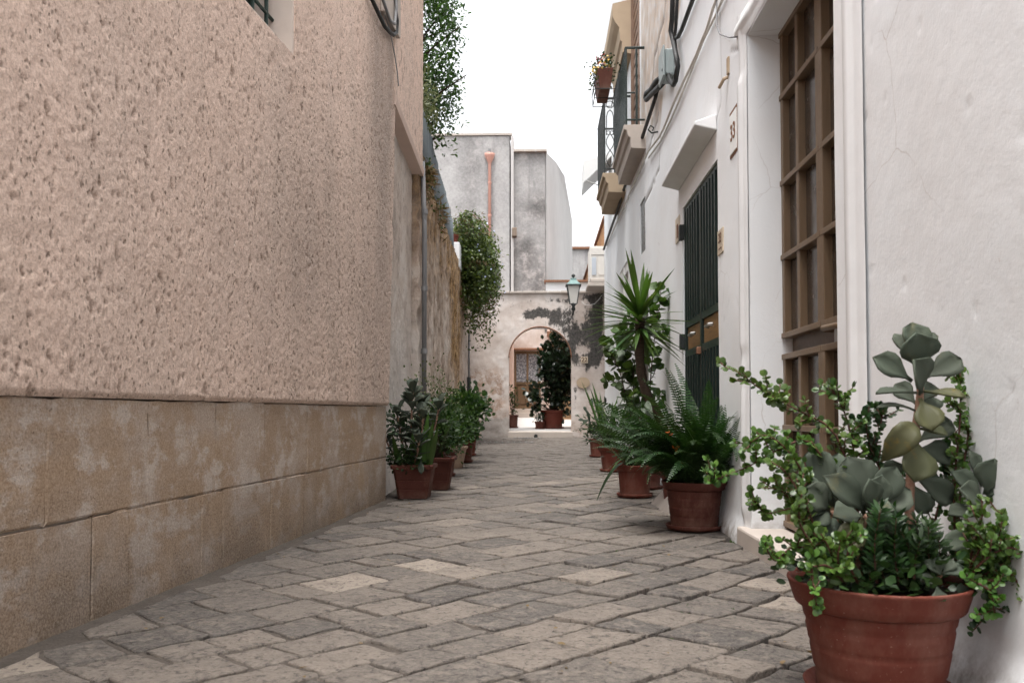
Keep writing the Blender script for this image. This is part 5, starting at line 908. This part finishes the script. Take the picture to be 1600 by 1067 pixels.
T5 = thing('potted_succulent', 'smallest terracotta pot with a grey succulent last on the right', 'potted plant', loc(.80, 12.0)); P = loc(.80, 12.0); pot_round(T5, P, .145, .25, MAT['terra'], rb=.74, grooves=()); c = np.array(P) + (0, 0, .22)
for k in range(34): a = RNG.normal(size=3) * (.11, .08, 0) + c + (0, 0, RNG.uniform(.05, .5)); spoon('leaf', a, a + RNG.normal(size=3) * .07 + (0, 0, .06), (RNG.normal() * .5, -1, .5), .05, MAT['kal'], T5, nl=5, nw=3)
for k in range(9): az = RNG.uniform(0, 6.28); sword('leaf', c + (.10, .05, 0), (.4 * math.cos(az), .4 * math.sin(az), 1), RNG.uniform(.45, .8), .045, MAT['yucca'], T5, droop=.15, fold=.4)
bush(T5, c, c + (.02, 0, .12), (.17, .15, .12), 500, .045, MAT['jdark'], T_OVAL)

# ------------------------------------------------------------------ left row of pots
S1 = thing('planter', 'rectangular terracotta planter of dark succulents nearest on the left', 'potted plant', loc(-1.0, 6.83)); x, y, z = loc(-1.0, 6.83)
def taper(x, y, z, w0, w1, d0, d1, h, mat, parent, rim=.035, name='pot'):
    mb = MB()
    def rr(w, d, zz, r=.02): return [(x + sx * (w / 2 - (r if k else 0)), y + sy * (d / 2 - (0 if k else r)), z + zz) for sx, sy, ks in ((-1, -1, (1, 0)), (1, -1, (0, 1)), (1, 1, (1, 0)), (-1, 1, (0, 1))) for k in (ks if (sx, sy) in ((1, -1), (-1, 1)) else ks[::-1])]
    rings = [rr(w0, d0, 0)] + [rr(w0 + (w1 - w0) * t - e, d0 + (d1 - d0) * t - e, (h - rim) * t) for t, e in ((.3, 0), (.31, .004), (.33, .004), (.34, 0), (.6, 0), (.61, .004), (.63, .004), (.64, 0), (1, 0))] + [rr(w1 + .03, d1 + .03, h - rim + .002), rr(w1 + .036, d1 + .036, h - .01), rr(w1 + .02, d1 + .02, h), rr(w1 - .01, d1 - .01, h - .004), rr(w1 - .015, d1 - .015, h - .03)]
    vs = sum(rings, []); n = 8; mb.add(vs, [(k * n + i, k * n + (i + 1) % n, k * n + n + (i + 1) % n, k * n + n + i) for k in range(len(rings) - 1) for i in range(n)] + [tuple(range(n))[::-1]]); mb.build(name, mat, parent)
    MB().add(rr(w1 - .012, d1 - .012, h - .028), [tuple(range(8))]).build('soil', MAT['soil'], parent)
taper(x, y, z, .23, .30, .23, .30, .265, MAT['terra2'], S1); c = np.array((x, y, z + .25))
def rosette(parent, path, n, size, wid, mat='kal', r=.008):
    pt = np.array(curve(path, 10)); o = MB().tube(pt, r, 6).build('succulent_stem', MAT['stemred'], parent, smooth=True)
    for k in range(n):
        t = 1 - .75 * (k / n) ** 1.3; i = t * (len(pt) - 1); p = pt[int(i)] + (pt[min(int(i) + 1, len(pt) - 1)] - pt[int(i)]) * (i - int(i)); az = k * 2.4 + RNG.normal() * .3; el = 1.1 - 1.2 * (k / n) + RNG.normal() * .15; d = np.array((math.cos(az) * math.cos(el), math.sin(az) * math.cos(el), math.sin(el)))
        spoon('leaf', p, p + d * size * RNG.uniform(.75, 1.15), np.array((-d[0] * math.sin(el), -d[1] * math.sin(el), math.cos(el))) + (0, -.25, .05), wid * RNG.uniform(.8, 1.1), MAT[mat], o, nl=6, nw=4)
for path, n in (([c, c + (-.02, -.03, .3), c + (-.01, -.06, .58)], 24), ([c + (.05, 0, 0), c + (.06, -.05, .2), c + (.08, -.08, .38)], 16), ([c + (-.05, 0, 0), c + (-.10, -.04, .22), c + (-.13, -.05, .40)], 14), ([c + (.08, 0, 0), c + (.16, 0, .3), c + (.19, .02, .46)], 13), ([c + (-.08, 0, 0), c + (-.2, -.02, .15), c + (-.25, -.04, .32)], 9), ([c + (0, -.08, 0), c + (.04, -.14, .1), c + (.06, -.16, .2)], 11), ([c + (0, .08, 0), c + (0, .1, .3), c + (.05, .08, .48)], 14)): rosette(S1, path, n, .135, .078)
bush(S1, c, c + (-.07, -.08, .05), (.13, .1, .07), 500, .03, MAT['jdark'], T_ROUND); bush(S1, c, c + (-.12, 0, .32), (.12, .1, .12), 220, .03, MAT['jdark'], T_ROUND, clumps=6)
for dx, L in ((.10, .48), (.13, .42), (.16, .36), (.02, .3), (-.1, .28), (.07, .3)): sword('strap_leaf', c + (dx - .02, -.08, 0), (dx * 1.2, -.25, 1), L, .055, MAT['yucca'], S1, droop=.3, fold=.3)
spoon('leaf', c + (.07, -.14, .06), c + (.08, -.19, -.05), (0, -1, .3), .05, MAT['kal'], S1)
def simple(name, label, x, y, r, h, mat, seed, kind, square=False):
    p = loc(x, y); t = thing(name, label, 'potted plant', p)
    if square: taper(*p, r * 1.25, r * 1.8, r * 1.25, r * 1.8, h, mat, t)
    else: pot_round(t, p, r, h, mat, rb=.7, grooves=(.5,))
    return t, np.array(p) + (0, 0, h - .03)
t, c = simple('potted_shrub', 'dark terracotta pot with yellowish twiggy shrub second on the left', -.90, 7.5, .16, .28, MAT['terra2'], 1, 0, True)
bush(t, c, c + (.0, .0, .26), (.15, .15, .20), 1200, .04, MAT['vine'], T_OVAL, up=.5); bush(t, c, c + (-.05, .05, .5), (.16, .15, .28), 500, .025, MAT['olive'], T_OVAL, clumps=18, up=.8, stemr=.004)
for k in range(6): sword('strap_leaf', c + (RNG.normal() * .05, RNG.normal() * .05, 0), (RNG.normal() * .3, -.2, 1), .45, .045, MAT['yucca'], t, droop=.3)
t, c = simple('potted_shrub', 'small round terracotta pot under a leafy bush third on the left', -1.0, 8.8, .15, .25, MAT['terra2'], 2, 0)
bush(t, c, c + (.0, 0, .22), (.18, .18, .19), 1600, .042, MAT['vine'], T_OVAL, up=.4); bush(t, c, c + (0, .1, .6), (.15, .15, .3), 420, .028, MAT['olive'], T_OVAL, clumps=14, up=.8, stemr=.004)
t, c = simple('potted_shrub', 'beige clay pot with a green bush fourth on the left', -1.0, 9.95, .15, .25, MAT['beige'], 3, 0, True)
bush(t, c, c + (.0, 0, .28), (.19, .18, .22), 1700, .045, MAT['tree'], T_OVAL, up=.4)
t, c = simple('potted_shrub', 'round pot with a glossy broad leaved bush fifth on the left', -.98, 10.85, .15, .24, MAT['terra2'], 4, 0)
bush(t, c, c + (.03, 0, .34), (.20, .2, .24), 1000, .07, MAT['vine'], T_ROUND, up=.3)
t, c = simple('potted_shrub', 'last left pot with an upright dark bush against the old wall', -1.04, 12.2, .15, .26, MAT['terra'], 5, 0)
bush(t, c, c + (.0, 0, .36), (.20, .2, .30), 1100, .065, MAT['fern'], T_OVAL, up=.4)
# ------------------------------------------------------------------ courtyard plants
p = (.27, 20.3, .32); t = thing('potted_ficus', 'tall dark glossy shrub in a red pot inside the arch', 'potted plant', p); pot_round(t, p, .30, .42, MAT['terra'], rb=.75); c = np.array(p) + (0, 0, .4)
bush(t, c, c + (.14, 0, .85), (.36, .3, .85), 2600, .11, MAT['ficus'], T_OVAL, clumps=34, stemr=.012, up=.2, cs=.22, width=1.3); bush(t, c, c + (-.36, -.1, .38), (.17, .15, .36), 130, .13, MAT['ficus'], T_ROUND, clumps=8, stemr=.01, up=.1, width=1.1)
p = (-.02, 20.1, .31); t = thing('potted_herb', 'small clay bowl with sprigs left of the red courtyard pot', 'potted plant', p); pot_round(t, p, .13, .17, MAT['terra2'], rb=.75, grooves=()); bush(t, np.array(p) + (0, 0, .15), np.array(p) + (0, 0, .24), (.12, .12, .1), 160, .05, MAT['ficus'], T_OVAL)
p = (-.66, 20.4, .33); t = thing('potted_creeper', 'slim green plant against the left inside of the arch', 'potted plant', p); pot_round(t, p, .14, .3, MAT['terra2'], rb=.75); c = np.array(p) + (0, 0, .28); bush(t, c, c + (.0, 0, .35), (.10, .12, .3), 220, .06, MAT['vine'], T_OVAL)

# ------------------------------------------------------------------ tree and climbers over the garden wall
TR = thing('garden_tree', 'leafy evergreen tree rising above the corrugated fence at upper left', 'tree', (-2.1, 11.2, 0)); tb = np.array((-2.1, 11.2, 0.0))
trunk = MB(); trunk.tube(curve([tb, tb + (.1, 0, 2.2), tb + (.25, -.1, 3.6), tb + (.2, 0, 5.2), tb + (.1, 0, 6.6)], 14), [.11, .03], 8)
tips = []
for k in range(46):
    z = RNG.uniform(4.2, 7.2); az = RNG.uniform(0, 6.28); R = 1.15 * math.sin(math.pi * min(1, max(.12, (z - 3.7) / 3.9))) * RNG.uniform(.5, 1); e = np.array((tb[0] + .25 + R * math.cos(az), tb[1] + R * math.sin(az), z)); s = np.array((tb[0] + .2, tb[1], z - .5 - .3 * R)); trunk.tube(curve([s, (s + e) / 2 + (0, 0, .12), e], 6), [.026, .008], 5); tips.append(e)
for a, b in (((.3, -.1, 3.6), (.62, -.2, 4.7)), ((.35, -.1, 3.8), (.80, -.1, 4.3)), ((.35, -.1, 3.9), (.72, -.1, 4.5))): e = tb + b; trunk.tube(curve([tb + a, (tb + a + e) / 2 + (0, 0, .1), e], 6), .016, 5); tips.append(e)
trunk.build('trunk', MAT['bark'], TR, smooth=True); tips = np.array(tips)
n = 31000; k = RNG.integers(0, len(tips), n); cs_ = np.where(k >= 46, .15, .27)[:, None]; pp = tips[k] + RNG.normal(size=(n, 3)) * cs_ * (1, 1, .8); kp = (pp[:, 0] < -1.06 - .12 * (RNG.random(n)) + .02 * (pp[:, 2] - 4.5)) & (pp[:, 2] > 3.45) & ((k < 46) & (pp[:, 2] > 4.45 + .3 * RNG.random(n)) | (k >= 46) & (RNG.random(n) < .22)); pp = pp[kp]; n = len(pp)
scatter('crown', T_OVAL, pp, rvec(n) + (.3, 0, .35), rvec(n) * .6 + (0, -.2, .8), .07 * RNG.uniform(.6, 1.2, n), MAT['tree'], TR, .8)
n = 900; pp = RNG.normal(size=(n, 3)) * (.10, .5, .12) + on2(3.4, 4.35, -.15); scatter('dry_foliage', T_THIN, pp, rvec(n) + (0, 0, .3), rvec(n), .10, MAT['olive'], TR, 1.6)
V = thing('hanging_vine', 'dense green climber with pale blue flowers tumbling over the wall end', 'vine', on2(9.0, 3.3, -.1))
base = np.array(on2(9.2, 3.3, -.1)); mb = MB(); P = []; D = []
for k in range(300):
    s = RNG.uniform(8.5, 10.7); st_ = np.array(on2(s, RNG.uniform(3.2, 4.15), RNG.uniform(-.15, .1))); L = (RNG.uniform(.3, 1.25) if RNG.random() < .95 else 1.7) * (1 - .2 * abs(s - 9.4)); out = RNG.uniform(.1, .72) * (.9 if s < 10 else .8)
    pth = np.array(curve([st_, st_ + (out * .6, 0, .14), st_ + (out, 0, -.2), st_ + (out * .95 - .02, 0, -.2 - L * .45), st_ + (out * .62 - .04, 0, -.2 - L * .95)], 14))
    if k % 5 == 0: mb.tube(pth[:9], .006, 4)
    m = int(30 + L * 60); tt = RNG.random(m); i = tt * (len(pth) - 1); a = pth[i.astype(int)]; P.append(a + RNG.normal(size=(m, 3)) * .055); D.append(rvec(m) + (.3, -.2, -.35))
mb.build('stems', MAT['bark'], V, smooth=True); P = np.concatenate(P); D = np.concatenate(D); n = len(P); dry = (fbm(P[:, 1] * 3, P[:, 2] * 3, 12) > .60)
scatter('foliage', T_OVAL, P[~dry], D[~dry], rvec((~dry).sum()) * .6 + (.2, -.4, .6), .058 * RNG.uniform(.5, 1.3, (~dry).sum()), MAT['vlight'], V); scatter('dry_foliage', T_THIN, P[dry], D[dry], rvec(dry.sum()), .075, MAT['vdry'], V, 1.5)
i = RNG.choice(n, 130); scatter('blue_flowers', T_ROUND, P[i] + (.06, -.08, 0), rvec(130), rvec(130) * .4 + (.2, -1, 0), .034, MAT['fl_blue'], V)
ag = thing('wall_top_succulent', 'spiky rosette plant in a small pot on the white wall pillar', 'potted plant', on2(8.4, 3.62, -.12)); c = np.array(on2(8.4, 3.62, -.12)); pot_round(ag, tuple(c), .13, .18, MAT['terra'], rb=.75, grooves=())
for k in range(22): az = RNG.uniform(0, 6.28); z = RNG.uniform(-.1, 1.2); sword('leaf', c + (0, 0, .17), (math.cos(az), math.sin(az), z), RNG.uniform(.2, .3), .04, MAT['olive'], ag, droop=.2)
n = 420; s = 2.3 + 2.6 * RNG.random(n) ** 1.8; pp = np.array([on2(a, 3.28 + RNG.uniform(-.45, .12) * RNG.random() + .0, .02 + RNG.uniform(0, .06)) for a in s]); cl = fbm(s * 2.2, s * 0, 6) > .47; pp = pp[cl]; n = len(pp)
wg = thing('wall_weeds', 'dry weeds rooting along the top of the old garden wall', 'weeds', on2(5, 3.3)); wg['kind'] = 'stuff'
scatter('dry_stalks', T_THIN, pp, rvec(n) + (.3, 0, -.2), rvec(n), .13, MAT['vdry'], wg, 1.0); k = RNG.choice(n, n // 2); scatter('green_leaves', T_OVAL, pp[k] + (.02, 0, .03), rvec(len(k)) + (.3, 0, -.3), rvec(len(k)), .04, MAT['vine'], wg)

# ------------------------------------------------------------------ fallen leaves and grit on the paving
n = 90; xy = np.stack([RNG.uniform(-1.3, 1.0, n), RNG.uniform(1.9, 9, n)], 1); xy = xy[(xy[:, 0] > leftx(xy[:, 1]) + .06)]; n = len(xy)
scatter('fallen_leaves', T_OVAL, np.concatenate([xy, (gza(xy[:, 1]) + .010)[:, None]], 1), rvec(n) * (1, 1, .15), rvec(n) * .3 + (0, 0, 1), RNG.uniform(.012, .03, n), MAT['vdry'], STREET)
